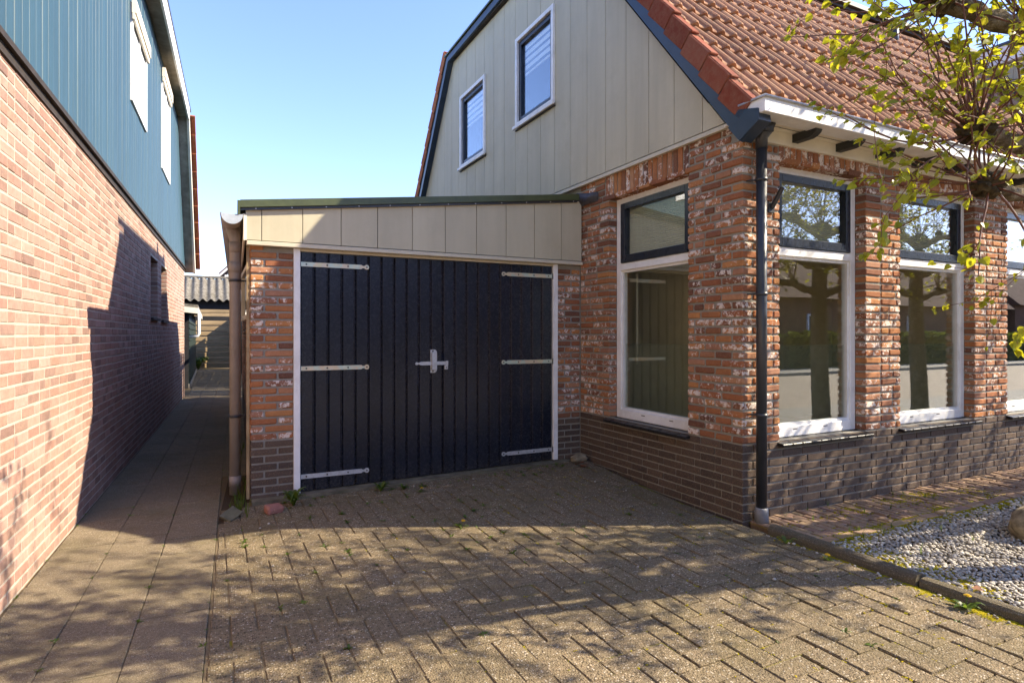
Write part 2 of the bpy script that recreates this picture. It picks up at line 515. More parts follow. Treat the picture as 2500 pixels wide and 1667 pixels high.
def empty(name, loc=(0, 0, 0), parent=None, **props):
    o = bpy.data.objects.new(name, None)
    o.location = loc
    COL.objects.link(o)
    if parent is not None:
        o.parent = parent
    for k, v in props.items():
        o[k] = v
    return o


def tag(o, label, cat, group=None):
    o['label'], o['category'] = label, cat
    if group:
        o['group'] = group
    return o


def structure(o):
    o['kind'] = 'structure'
    return o


PIECE_CACHE = {}


def piece_geo(kind, dims, variant, bev, jit):
    key = (kind, tuple(round(d, 3) for d in dims), variant, bev, jit)
    if key not in PIECE_CACHE:
        rng = random.Random(hash(key[1:3]) & 0xffff)
        V, f = bevel_box(*key[1], bev, jit, rng)
        PIECE_CACHE[key] = (V, f, {})
    return PIECE_CACHE[key]


class Pieces:
    """repeated pieces (bricks, tiles, boards): the ones that show largest become objects, the rest one joined part"""

    def __init__(self, name, rest, limit=300):
        self.name, self.rest, self.limit, self.items = name, rest, limit, []

    def box(self, center, dims, mat, rot=0.0, bev=0.004, jit=0.0, nvar=6, tilt=(0, 0), normal=None, q=0.01):
        dims = tuple(max(q, round(d / q) * q) if i == 0 else d for i, d in enumerate(dims))
        geo = piece_geo(self.name, dims, R.randrange(nvar), bev, jit)
        M = Matrix.Translation(center) @ Matrix.Rotation(rot, 4, 'Z') @ Matrix.Rotation(tilt[0], 4, 'X') @ Matrix.Rotation(tilt[1], 4, 'Y')
        self.geo(geo, M, mat, max(dims), normal)

    def geo(self, geo, M, mat, size, normal=None):
        c = M.translation
        pr = project(c)
        s = -1.0
        if pr:
            u, v, z = pr
            s = (size / z) ** 2
            if normal is not None:
                d = (Vector((0, 0, EYE)) - c).normalized()
                k = d.dot(Vector(normal))
                s *= max(k, 0.0)
            if not (-25 < u < 2525 and -25 < v < 1692):
                s = -1.0 / (1 + z)
        self.items.append((s, geo, M, mat))

    def build(self, parent, group=None):
        self.items.sort(key=lambda t: -t[0])
        single = [t for t in self.items[:self.limit] if t[0] > 0]
        rest = self.items[len(single):]
        for s, geo, M, mat in single:
            V, f, meshes = geo
            if mat not in meshes:
                mb = MB()
                mb.add(V, f)
                me = bpy.data.meshes.new(self.name)
                me.from_pydata([tuple(map(float, p)) for p in V], [], [tuple(x) for x in f])
                me.materials.append(MATS[mat])
                meshes[mat] = me
            o = bpy.data.objects.new(self.name, meshes[mat])
            COL.objects.link(o)
            o.parent = parent
            o.matrix_local = M
        if rest:
            mats = sorted({t[3] for t in rest})
            vs, fs, mi, n = [], [], [], 0
            for s, (V, f, _), M, mat in rest:
                A = np.array(M)
                vs.append(V @ A[:3, :3].T + A[:3, 3])
                fs.extend([tuple(i + n for i in q) for q in f])
                mi.extend([mats.index(mat)] * len(f))
                n += len(V)
            me = bpy.data.meshes.new(self.rest)
            me.from_pydata(np.vstack(vs).tolist(), [], fs)
            for m in mats:
                me.materials.append(MATS[m])
            me.polygons.foreach_set('material_index', mi)
            o = bpy.data.objects.new(self.rest, me)
            COL.objects.link(o)
            o.parent = parent
            o['kind'] = 'stuff'


def fill(a, b, rng, joint, lens=(0.21, 0.10), first=None, pattern=None):
    """split a course from a to b into bricks; returns (start, end) pairs"""
    out, x, i = [], a, 0
    while x < b - 0.02:
        if i == 0 and first is not None:
            L = first
        elif pattern is not None:
            L = pattern[i % len(pattern)]
        else:
            L = rng.choice(lens)
        e = x + L
        if b - e < 0.055:
            e = b
        out.append((x, min(e, b)))
        x = e + joint
        i += 1
    return out


# ================================================================== THE SETTING
SK = 0.0345                     # the alley and everything along it runs 2 degrees off the house grid


def gz(x, y):
    a = min(1, max(0, (y - 3.6) / 1.8))
    b = min(1, max(0, (x - 0.2) / 3.3))
    return 0.085 * (a * a * (3 - 2 * a)) * b


def make_ground():
    g = MB()
    g.add([(-250, -250, -0.09), (250, -250, -0.09), (250, 250, -0.09), (-250, 250, -0.09)], [(0, 1, 2, 3)])
    structure(g.build('ground', 'grass_ground'))
    s = MB()
    s.add([(-60, -7.6, -0.05), (60, -7.6, -0.05), (60, -1.2, -0.05), (-60, -1.2, -0.05)], [(0, 1, 2, 3)])
    structure(s.build('street', 'street_clinker'))
    s = MB()
    s.box(-60, 60, -9.2, -7.6, -0.085, 0.05)
    structure(s.build('pavement', 'asphalt_flag'))
    s = MB()
    s.box(-60, 60, -1.2, 0.35, -0.085, -0.02)
    structure(s.build('near_pavement', 'asphalt_flag'))

    # driveway: bedding sheet with every paver laid in herringbone
    d = MB()
    nx, ny = 24, 36
    for j in range(ny + 1):
        for i in range(nx + 1):
            x, y = -0.02 + 3.53 * i / nx, 0.3 + 5.15 * j / ny
            d.v.append((x + SK * (y - 3.0) * (1 - i / nx), y, gz(x, y) - 0.0048 - 0.007 * min(1, max(0, (x - 1.3) / 1.4))))
    for j in range(ny):
        for i in range(nx):
            k = j * (nx + 1) + i
            d.f.append((k, k + 1, k + nx + 2, k + nx + 1))
    d.mi, d.smooth = [0] * len(d.f), [True] * len(d.f)
    drive = structure(d.build('driveway', 'joint_soil'))
    P = Pieces('paver', 'paving', 300)
    w, jt = 0.1172, 0.005
    rng = random.Random(3)
    for jy in range(5, 46):
        for ix in range(-2, 32):
            k = (ix - jy) % 4
            if k == 0:
                x0, x1, y0, y1 = ix, ix + 2, jy, jy + 1
            elif k == 2:
                x0, x1, y0, y1 = ix, ix + 1, jy - 1, jy + 1
            else:
                continue
            X0, X1, Y0, Y1 = x0 * w - 0.035, x1 * w - 0.035, y0 * w + 0.02, y1 * w + 0.02
            X0, X1, Y1 = max(X0, -0.012 + SK * ((Y0 + Y1) / 2 - 3.0)), min(X1, 3.495), min(Y1, 5.30)
            if X1 - X0 < 0.03 or Y1 - Y0 < 0.03:
                continue
            cx, cy = (X0 + X1) / 2, (Y0 + Y1) / 2
            near = 0.5 + 0.5 * min(1, max(0, (cx - 1.2) / 1.5))
            g_ = rng.uniform(0.0, 0.007) * near
            hx, hy = X1 - X0 - jt - g_, Y1 - Y0 - jt - rng.uniform(0, 0.004)
            z = gz(cx, cy) + rng.uniform(-0.0035, 0.005) * near
            sx = (gz(cx + .1, cy) - gz(cx - .1, cy)) / .2
            sy = (gz(cx, cy + .1) - gz(cx, cy - .1)) / .2
            P.box((cx, cy, z - 0.02), (hx, hy, 0.04), 'paver_concrete', rot=rng.uniform(-.008, .008), bev=0.004, jit=0.0016,
                  tilt=(math.atan(sy) + rng.uniform(-.018, .018) * near, -math.atan(sx) + rng.uniform(-.022, .022) * near), normal=(0, 0, 1), q=0.005)
    P.build(drive)

    # alley: 30 x 30 concrete slabs
    a = MB()
    a.add([(-1.25, 0.3, -0.012), (-0.02 + SK * -2.7, 0.3, -0.012), (-0.02 + SK * 2.2, 5.2, -0.012), (1.3, 13.2, -0.012), (1.3, 27.8, -0.012), (-1.2, 27.8, -0.012)], [(0, 1, 2, 3, 4, 5)])
    alley = structure(a.build('alley_path', 'joint_soil'))
    P = Pieces('slab', 'far_slabs', 300)
    rng = random.Random(5)
    s = 0.313
    for c in range(-3, 5):
        for r in range(3, 84):
            x0, x1 = -0.022 - (c + 1) * s, -0.022 - c * s
            y0 = r * s + (0.15 if c == 1 else 0.05 * c)
            yc = y0 + s / 2
            if c < 0 and yc < (6.6 if c == -1 else 13.6):
                continue
            sh = SK * (yc - 3.0)
            wall = -1.083 + 0.0357 * yc + 0.012 if yc < 15.5 else -.45
            x0 = max(x0 + sh, wall)
            x1 = x1 + sh
            if x1 - x0 < 0.03:
                continue
            P.box(((x0 + x1) / 2, yc, -0.02 + rng.uniform(-.003, .002)), (x1 - x0 - 0.006, s - 0.006, 0.04), 'slab_concrete', rot=-SK, bev=0.004, jit=0.001,
                  tilt=(rng.uniform(-.005, .005), rng.uniform(-.005, .005)), normal=(0, 0, 1))
    P.build(alley)
    m = MB()
    m.add([(0.045, 4.93, -0.004), (0.33, 4.9, -0.004), (0.36, 5.42, -0.006), (0.62, 13.2, -0.006), (0.35, 13.2, -0.006), (0.22, 7.4, -0.004)], [(0, 1, 2, 3, 4, 5)])
    structure(m.build('soil_strip', 'soil'))

    # kerb between driveway and gravel
    kb = MB()
    kb.box(3.515, 3.60, 0.3, 2.98, -0.08, -0.02)
    kerb = structure(kb.build('kerb', 'kerb_concrete'))
    y = 2.955
    for i, L in enumerate((0.99, 0.99, 0.65)):
        k = MB()
        prof = [(-0.05, -0.07), (-0.05, 0.018), (-0.044, 0.038), (-0.03, 0.052), (-0.008, 0.058), (0.016, 0.057), (0.036, 0.048), (0.047, 0.034), (0.05, 0.015), (0.05, -0.07)]
        dz = (0.0, -0.012, 0.004)[i]
        off = (0.0, 0.012, -0.004)[i]
        n = 7
        vs, fs = [], []
        for q in range(n + 1):
            yy = y - L * q / n
            for (px, pz) in prof:
                vs.append((3.555 + off + px + R.uniform(-.002, .002), yy, pz + dz + R.uniform(-.002, .002)))
        m_ = len(prof)
        for q in range(n):
            for t in range(m_):
                fs.append((q * m_ + t, q * m_ + (t + 1) % m_, (q + 1) * m_ + (t + 1) % m_, (q + 1) * m_ + t))
        fs += [tuple(range(m_)), tuple(range(n * m_, (n + 1) * m_))[::-1]]
        k.add(vs, fs, 0, False)
        k.build('kerb_stone', 'kerb_concrete', kerb)
        y -= L + 0.012

    # brick path along the front wall
    b = MB()
    b.add([(3.6, 2.55, -0.01), (16, 2.55, -0.01), (16, 3.25, -0.01), (3.6, 3.25, -0.01)], [(0, 1, 2, 3)])
    bp = structure(b.build('brick_path', 'joint_soil'))
    P = Pieces('brick', 'path_brickwork', 300)
    rng = random.Random(11)
    x = 3.61
    i = 0
    while x < 13.5:
        wd = rng.uniform(0.050, 0.060)
        y0 = 2.70
        seq = [0.20, 0.20, 0.1] if i % 2 else [0.1, 0.20, 0.20]
        for L in seq:
            Lr = L + rng.uniform(-.006, .004)
            if y0 + Lr > 3.205:
                Lr = 3.205 - y0
            if Lr > 0.03:
                P.box((x + wd / 2, y0 + Lr / 2, 0.012 - 0.03 + rng.uniform(-.007, .005)), (wd, Lr - 0.008, 0.06), 'path_brick', rot=rng.uniform(-.03, .03), bev=0.005, jit=0.0025,
                      tilt=(rng.uniform(-.02, .02), rng.uniform(-.05, .05)), normal=(0, 0, 1), q=0.005)
            y0 += L + 0.006
        x += wd + rng.uniform(0.004, 0.012)
        i += 1
    x = 3.62
    while x < 13.5:
        L = rng.uniform(0.185, 0.205)
        P.box((x + L / 2, 2.655 + rng.uniform(-.008, .008), 0.016 - 0.03 + rng.uniform(-.006, .008)), (L, 0.075, 0.06), 'path_brick', rot=rng.uniform(-.05, .05), bev=0.006, jit=0.004,
              tilt=(rng.uniform(-.05, .05), rng.uniform(-.02, .02)), normal=(0, 0, 1))
        x += L + 0.01
    P.build(bp)

    # gravel bed
    gb = MB()
    gb.add([(3.6, 0.3, -0.02), (16, 0.3, -0.02), (16, 2.62, -0.02), (3.6, 2.62, -0.02)], [(0, 1, 2, 3)])
    structure(gb.build('gravel_bed', 'soil'))
    bm = bmesh.new()
    bmesh.ops.create_icosphere(bm, subdivisions=1, radius=1)
    iv = np.array([v.co[:] for v in bm.verts])
    itf = [tuple(v.index for v in f.verts) for f in bm.faces]
    bm.free()
    rs = np.random.RandomState(4)
    vs, fs, n = [], [], 0

    def peb(x, y, z, s):
        nonlocal n
        sc = s * np.array([rs.uniform(.8, 1.35), rs.uniform(.7, 1.05), rs.uniform(.45, .75)])
        a = rs.uniform(0, 6.28)
        V = iv * sc * (1 + rs.uniform(-.13, .13, (12, 1)))
        tl = rs.uniform(-.4, .4)
        V = V @ np.array([[1, 0, 0], [0, math.cos(tl), -math.sin(tl)], [0, math.sin(tl), math.cos(tl)]])
        V = V @ np.array([[math.cos(a), -math.sin(a), 0], [math.sin(a), math.cos(a), 0], [0, 0, 1]])
        vs.append(V + [x, y, z])
        fs.extend([(f[0] + n, f[1] + n, f[2] + n) for f in itf])
        n += 12
    sp = 0.0205
    for yy in np.arange(1.1, 2.60, sp):
        for xx in np.arange(3.615, 7.2, sp):
            if xx > 5.6 and (rs.rand() < 0.4):
                continue
            peb(xx + rs.uniform(-.009, .009), yy + rs.uniform(-.009, .009), rs.uniform(-.008, .012), rs.choice([.009, .012, .014, .017], p=[.25, .35, .28, .12]))
    me = bpy.data.meshes.new('gravel')
    me.from_pydata(np.vstack(vs).tolist(), [], fs)
    me.materials.append(MATS['pebble'])
    me.polygons.foreach_set('use_smooth', [True] * len(fs))
    o = bpy.data.objects.new('gravel', me)
    COL.objects.link(o)
    o['kind'] = 'stuff'
    o['label'], o['category'] = 'pale grey pebbles spread beside the brick path', 'gravel'

    # stray pebbles on the driveway, crumbs at the garage threshold
    vs.clear(); fs.clear(); n = 0
    for _ in range(60):
        t = rs.rand()
        if t < 0.55:
            y = rs.uniform(1.5, 2.95); x = 3.50 - abs(rs.normal(0, .03)) - 0.015
        else:
            x, y = rs.uniform(.3, 3.4), rs.uniform(2.0, 5.2)
        s = rs.uniform(.005, .012)
        peb(x, y, gz(x, y) + s * .5, s)
    me = bpy.data.meshes.new('stray_pebbles')
    me.from_pydata(np.vstack(vs).tolist(), [], fs)
    me.materials.append(MATS['pebble'])
    me.polygons.foreach_set('use_smooth', [True] * len(fs))
    o = bpy.data.objects.new('stray_pebbles', me)
    COL.objects.link(o)
    o['kind'] = 'stuff'
    o['label'], o['category'] = 'loose pebbles strewn over the driveway along the kerb', 'gravel'

    # moss tufts in joints, along the kerb and over the path
    vs.clear(); fs.clear(); n = 0
    rr = random.Random(21)

    def tuft(x, y, z, s):
        nonlocal n
        V = iv * np.array([s, s, s * .45]) * (1 + rs.uniform(-.3, .3, (12, 1)))
        vs.append(V + [x, y, z])
        fs.extend([(f[0] + n, f[1] + n, f[2] + n) for f in itf])
        n += 12
    for _ in range(230):                                   # patches
        k = rr.random()
        if k < 0.40:
            cx, cy, sx, sy, cnt = rr.uniform(3.65, 6.0), rr.uniform(2.56, 2.72), .14, .04, 60
        elif k < 0.55:
            cx, cy, sx, sy, cnt = rr.uniform(3.7, 6.2), rr.uniform(2.75, 3.1), .10, .035, 34
        elif k < 0.75:
            cx, cy, sx, sy, cnt = rr.uniform(3.63, 3.9), rr.uniform(1.7, 2.55), .05, .07, 40
        else:
            cx, cy, sx, sy, cnt = 3.47, rr.uniform(1.45, 2.8), .025, .09, 38
        for _ in range(cnt):
            x, y = rr.gauss(cx, sx), rr.gauss(cy, sy)
            if x > 3.51 and x < 3.60:
                continue
            base = 0.004 if y < 2.6 and x > 3.6 else (0.008 if x > 3.6 else -0.004)
            tuft(x, y, base, rr.uniform(.004, .010))
    for _ in range(2400):                                  # along paver joints
        ix, iy = rr.randrange(8, 31), rr.randrange(12, 45)
        if rr.random() < 0.5:
            x, y = ix * w - 0.035, (iy + rr.random()) * w + .02
        else:
            x, y = (ix + rr.random()) * w - 0.035, iy * w + .02
        if x > 3.49 or rr.random() > 0.12 + 0.88 * (x / 3.5) ** 3:
            continue
        for q in range(rr.randrange(1, 5)):
            tuft(x + rr.gauss(0, .006), y + rr.gauss(0, .012), gz(x, y) - .004, rr.uniform(.003, .0075))
    me = bpy.data.meshes.new('moss')
    me.from_pydata(np.vstack(vs).tolist(), [], fs)
    me.materials.append(MATS['moss_green'])
    o = bpy.data.objects.new('moss', me)
    COL.objects.link(o)
    o['kind'] = 'stuff'
    o['label'], o['category'] = 'yellow green moss in the paving joints and gravel edge', 'moss'


make_ground()

# ================================================================== HOUSE
HX, HY = 3.544, 3.212           # gable wall plane (faces -X) and front wall plane (faces -Y)
CH, JT = 0.0635, 0.0165         # course height, joint
PLINTH = 9 * CH
WT, WB = 2.76, 0.575            # window opening top / bottom
FRONT_OPEN = [(3.946, 5.011), (5.502, 6.724), (7.343, 8.55), (9.1, 10.3), (10.9, 12.1)]
SIDE_OPEN = (3.788, 4.891)
SLOPE = 1.263


def gable_top(y):
    a = 3.044 + SLOPE * (y - 3.385)
    b = 5.88 - 0.0172 * (y - 5.63)
    c = 5.82 - 1.355 * (y - 9.12)
    return min(a, b, c)


house = tag(empty('detached_house', (HX, HY, 0)), 'brick house with beige boarded gable, red tiled mansard roof and tall white windows', 'house')


def child(mb, name, mats, parent, **props):
    """parts are written in world coordinates; the thing's Empty sits at its base"""
    o = mb.build(name, mats, parent, **props)
    root = parent
    off = Vector((0, 0, 0))
    while root is not None:
        off += root.location
        root = root.parent
    o.location = -off
    return o


def part_at_origin(name, parent):
    """an Empty part whose own space is world space, so that its pieces can be placed in world coordinates"""
    return empty(name, -parent.location, parent)


def make_house_walls():
    core = MB()
    rc = 0.009
    # side wall core (X from HX+rc to HX+0.16)
    x0, x1 = HX + rc, HX + 0.2
    so0, so1 = SIDE_OPEN
    core.box(x0, x1, HY + rc, 11.1, -0.1, WB - 0.03)
    core.box(x0, x1, HY + rc, so0 - rc, WB - 0.03, WT)
    core.box(x0, x1, so1 + rc, 11.1, WB - 0.03, WT)
    core.box(x0, x1, HY + rc, 11.1, WT + 0.004, 3.0)
    # front wall core
    y0, y1 = HY + rc, HY + 0.2
    xs = [x1 + 0.0005]
    core.box(x1, 15.5, y0, y1, -0.1, WB - 0.03)
    core.box(x1, 15.5, y0, y1, WT + 0.004, 2.95)
    prev = x1
    for a, b in FRONT_OPEN + [(15.5, 15.5)]:
        core.box(prev, a - rc if b > a else a, y0, y1, WB - 0.03, WT)
        prev = b + rc
    # back and far end, so that the house is closed
    core.box(15.3, 15.5, HY + 0.21, 11.1, -0.1, 2.95)
    core.box(x1, 15.3, 10.9, 11.1, -0.1, 2.95)
    wall = child(core, 'brick_wall', 'mortar_grey', house)
    P = Pieces('brick', 'brickwork', 300)
    rng = random.Random(17)
    D = 0.10
    ncs = int(2.99 / CH)

    def bk(axis, a, b, z, plane, depth, plinth, h=None):
        hh = (h or CH - JT)
        L = b - a
        j = 0.0032 if not plinth else 0.0012
        if plinth:
            hh += .0045
            z -= .002
            L += .004
        pr = rng.uniform(-0.003, 0.002) if not plinth else rng.uniform(-.001, .001)
        mat = 'dark_brick' if plinth else 'old_brick'
        bev = 0.006 if not plinth else 0.003
        if axis == 'Y':
            P.box((plane + depth / 2 + pr, (a + b) / 2, z + hh / 2), (L, depth, hh), mat, rot=math.pi / 2, bev=bev, jit=j, normal=(-1, 0, 0), tilt=(0, rng.uniform(-.004, .004) if not plinth else 0), q=0.005)
        else:
            P.box(((a + b) / 2, plane + depth / 2 + pr, z + hh / 2), (L, depth, hh), mat, bev=bev, jit=j, normal=(0, -1, 0), tilt=(0, rng.uniform(-.004, .004) if not plinth else 0), q=0.005)

    for i in range(-1, ncs + 1):
        z = i * CH + JT / 2
        pl = i < 9
        even = i % 2 == 0
        top = z + CH - JT
        lens = (0.205, 0.205) if pl else (0.205, 0.1, 0.155)
        cs = HY if even else HY + D + JT
        cf = HX + D + JT if even else HX
        in_open = WB - 0.02 < z + 0.03 and top < WT + 0.02
        if z > WT - 0.005 and z < 3.0:                       # lintel zone
            segs_s = [(cs, SIDE_OPEN[0] - 0.0 - JT), (SIDE_OPEN[1] + 0.06 + JT, 5.40)]
            segs_f = []
            if top < 2.90:
                prev = cf
                for a, b in FRONT_OPEN:
                    segs_f.append((prev, a - JT)); prev = b + 0.06
        elif in_open:
            segs_s = [(cs, SIDE_OPEN[0]), (SIDE_OPEN[1], 5.40)]
            segs_f, prev = [], cf
            for a, b in FRONT_OPEN:
                segs_f.append((prev, a)); prev = b
            segs_f.append((prev, 15.4))
        else:
            segs_s = [(cs, 5.40)]
            segs_f = [(cf, 15.4)]
        for si, (a, b) in enumerate(segs_s):
            pat = None
            first = None
            if pl or si == 0:
                first = 0.205 if even else 0.155
            for (s, e) in fill(a, b, rng, JT, lens, first):
                bk('Y', s, e, z, HX, D, pl)
        for si, (a, b) in enumerate(segs_f):
            first = (0.155 if even else 0.205) if pl else 0.205
            for (s, e) in fill(a, b, rng, JT, lens, first):
                bk('X', s, e, z, HY, D, pl)
    # soldier courses over the openings
    def soldiers(axis, a, b, z0, z1, plane):
        n = int((b - a) / 0.064)
        w = (b - a) / n
        for k in range(n):
            c = a + (k + .5) * w
            dims = (w - 0.013, D, z1 - z0 - 0.008)
            if axis == 'Y':
                P.box((plane + D / 2 + rng.uniform(-.003, .002), c, (z0 + z1) / 2), dims, 'old_brick', rot=math.pi / 2, bev=0.005, jit=.003, normal=(-1, 0, 0), q=.002)
            else:
                P.box((c, plane + D / 2 + rng.uniform(-.003, .002), (z0 + z1) / 2), dims, 'old_brick', bev=0.005, jit=.003, normal=(0, -1, 0), q=.002)
    soldiers('Y', SIDE_OPEN[0] - JT / 2, SIDE_OPEN[1] + 0.06, WT, 2.99, HX)
    for a, b in FRONT_OPEN:
        soldiers('X', a - JT / 2, b + 0.06, WT, 2.95, HY)
    # closer bricks above the lintel bearing
    P.build(wall)


make_house_walls()


def big_window(axis, a, b, plane, part_label=None):
    """tall window: white frame, navy top light with pleated blind, lower pane with ribbed film, glazed sill"""
    d0, d1 = plane + 0.095, plane + 0.165

    def bx(mb, a0, a1, e0, e1, z0, z1, mi=0, bev=0.0):
        if axis == 'X':
            mb.box(a0, a1, e0, e1, z0, z1, mi, bev)
        else:
            mb.box(e0, e1, a0, a1, z0, z1, mi, bev)
    fw = 0.068
    fr = MB()
    bx(fr, a, a + fw, d0, d1, WB, WT, 0, .004)
    bx(fr, b - fw, b, d0, d1, WB, WT, 0, .004)
    bx(fr, a + fw, b - fw, d0 + .001, d1, WT - fw, WT, 0, .004)
    bx(fr, a + fw, b - fw, d0 - 0.004, d1, WB, WB + 0.085, 0, .005)
    bx(fr, a + fw, b - fw, d0 - 0.006, d1, 2.03, 2.10, 0, .004)
    # inner beads around the lower pane
    w2 = 0.022
    z0, z1 = WB + 0.085, 2.03
    for (p, q) in ((a + fw, a + fw + w2), (b - fw - w2, b - fw)):
        bx(fr, p, q, d0 + .014, d1 - .004, z0, z1)
    bx(fr, a + fw + w2, b - fw - w2, d0 + .014, d1 - .004, z0, z0 + w2)
    bx(fr, a + fw + w2, b - fw - w2, d0 + .014, d1 - .004, z1 - w2, z1)
    # ventilation slots in the bottom rail
    for k in (0.25, 0.6):
        c = a + (b - a) * k
        bx(fr, c, c + 0.05, d0 - 0.0055, d0 - 0.001, WB + 0.055, WB + 0.062, 1)
    win = child(fr, 'window', ['white_paint', 'dark_trim'], house)
    # navy sash
    s = MB()
    sa, sb, sz0, sz1 = a + fw + .004, b - fw - .004, 2.104, WT - fw - .004
    sw = 0.062
    bx(s, sa, sa + sw, d0 - .008, d1 - .006, sz0, sz1, 0, .004)
    bx(s, sb - sw, sb, d0 - .008, d1 - .006, sz0, sz1, 0, .004)
    bx(s, sa + sw, sb - sw, d0 - .007, d1 - .006, sz1 - sw, sz1, 0, .004)
    bx(s, sa + sw, sb - sw, d0 - .007, d1 - .006, sz0, sz0 + sw + .012, 0, .004)
    bx(s, sa + .02, sb - .02, d0 - .018, d0 - .0085, sz0, sz0 + .02)
    child(s, 'sash', 'navy_paint', win)
    g = MB()
    bx(g, sa + sw - .004, sb - sw + .004, d0 + .024, d0 + .030, sz0 + sw, sz1 - sw + .004)
    child(g, 'pane', 'glass', win)
    g = MB()
    bx(g, a + fw + w2 - .004, b - fw - w2 + .004, d0 + .034, d0 + .040, z0 + w2 - .004, z1 - w2 + .004)
    child(g, 'pane', 'glass', win)
    # ribbed privacy film on the inside of the lower pane
    f = MB()
    fa, fb, fz = a + fw + w2, b - fw - w2, 1.31
    n = int((fb - fa) / 0.0125)
    vs, fs = [], []
    for k in range(2 * n + 1):
        p = fa + (fb - fa) * k / (2 * n)
        e = d0 + 0.046 + (0.006 if k % 2 else 0.0)
        for z in (z0 + w2, fz):
            vs.append((p, e, z) if axis == 'X' else (e, p, z))
    for k in range(2 * n):
        fs.append((2 * k, 2 * k + 2, 2 * k + 3, 2 * k + 1))
    f.add(vs, fs)
    child(f, 'privacy_film', 'ribbed_film', win)
    # pleated blind behind the top light
    p_ = MB()
    n = 27
    vs, fs = [], []
    for k in range(2 * n + 1):
        z = sz0 + .03 + (sz1 - sz0 - .06) * k / (2 * n)
        e = d0 + .062 + (.011 if k % 2 else 0)
        for q in (sa + .03, sb - .03):
            vs.append((q, e, z) if axis == 'X' else (e, q, z))
    for k in range(2 * n):
        fs.append((2 * k, 2 * k + 1, 2 * k + 3, 2 * k + 2))
    p_.add(vs, fs)
    child(p_, 'blind', 'blind_fabric', win)
    # sloping sill of glazed tiles
    sl = MB()
    ang = 0.14
    bx(sl, a - .0, b + .0, plane + .02, plane + .093, WB - .045, WB - .004)
    sill = child(sl, 'window_sill', 'mortar_grey', house)
    sp = Pieces('sill_tile', 'sill_tiles', 40)
    nt = 10
    L0, L1 = a - 0.03, b + 0.03
    w = (L1 - L0) / nt
    for k in range(nt):
        c = L0 + (k + .5) * w
        geo = piece_geo('sill', (w - .005, .165, .026), 0, .004, 0.0)
        if axis == 'X':
            M = Matrix.Translation((c, plane + .028, WB - .022)) @ Matrix.Rotation(ang, 4, 'X')
        else:
            M = Matrix.Translation((plane + .028, c, WB - .022)) @ Matrix.Rotation(-math.pi / 2, 4, 'Z') @ Matrix.Rotation(ang, 4, 'X')
        sp.geo(geo, M, 'glazed_tile', w)
    sp.items = [(1.0,) + t[1:] for t in sp.items]
    sp.build(sill)


big_window('Y', SIDE_OPEN[0], SIDE_OPEN[1], HX)
for a, b in FRONT_OPEN:
    big_window('X', a, b, HY)


def make_interior():
    m = MB()
    x0, x1, y0, y1, z0, z1 = HX + .21, 15.28, HY + .21, 6.3, 0.12, 2.80
    m.box(x0, x1, y0, y1, 0.0, z0, 1)
    m.box(x0, x1, y0, y1, z1, z1 + .05, 0)
    m.box(x0, x1, y1, y1 + .05, z0, z1, 0)
    m.box(x0 + 5.2, x0 + 5.26, y0 + 1.0, y1, z0, z1, 0)
    m.box(x0 + .95, x0 + 1.01, 4.75, y1, z0, z1, 0)
    r = child(m, 'interior', ['room_wall', 'room_floor'], house)
    l = MB()
    l.box(x0 + .5, x0 + .62, 4.6, 6.0, 2.62, 2.69)
    l.tube([(x0 + .56, 4.62, 2.60), (x0 + .56, 5.98, 2.60)], .014, 8)
    child(l, 'tube_lamp', 'lamp_tube', house)
    for k in range(1):
        c = MB()
        pts = [(HX + .235, SIDE_OPEN[1] - .14, 2.0 - .9 * t / 10 * 1.0) for t in range(11)]
        c.tube(pts, .003, 6)
        pts = [(HX + .235, SIDE_OPEN[1] - .155, 2.0 - .9 * t / 10 * 1.0) for t in range(11)]
        c.tube(pts, .003, 6)
        child(c, 'blind_cord', 'blind_fabric', house)


make_interior()


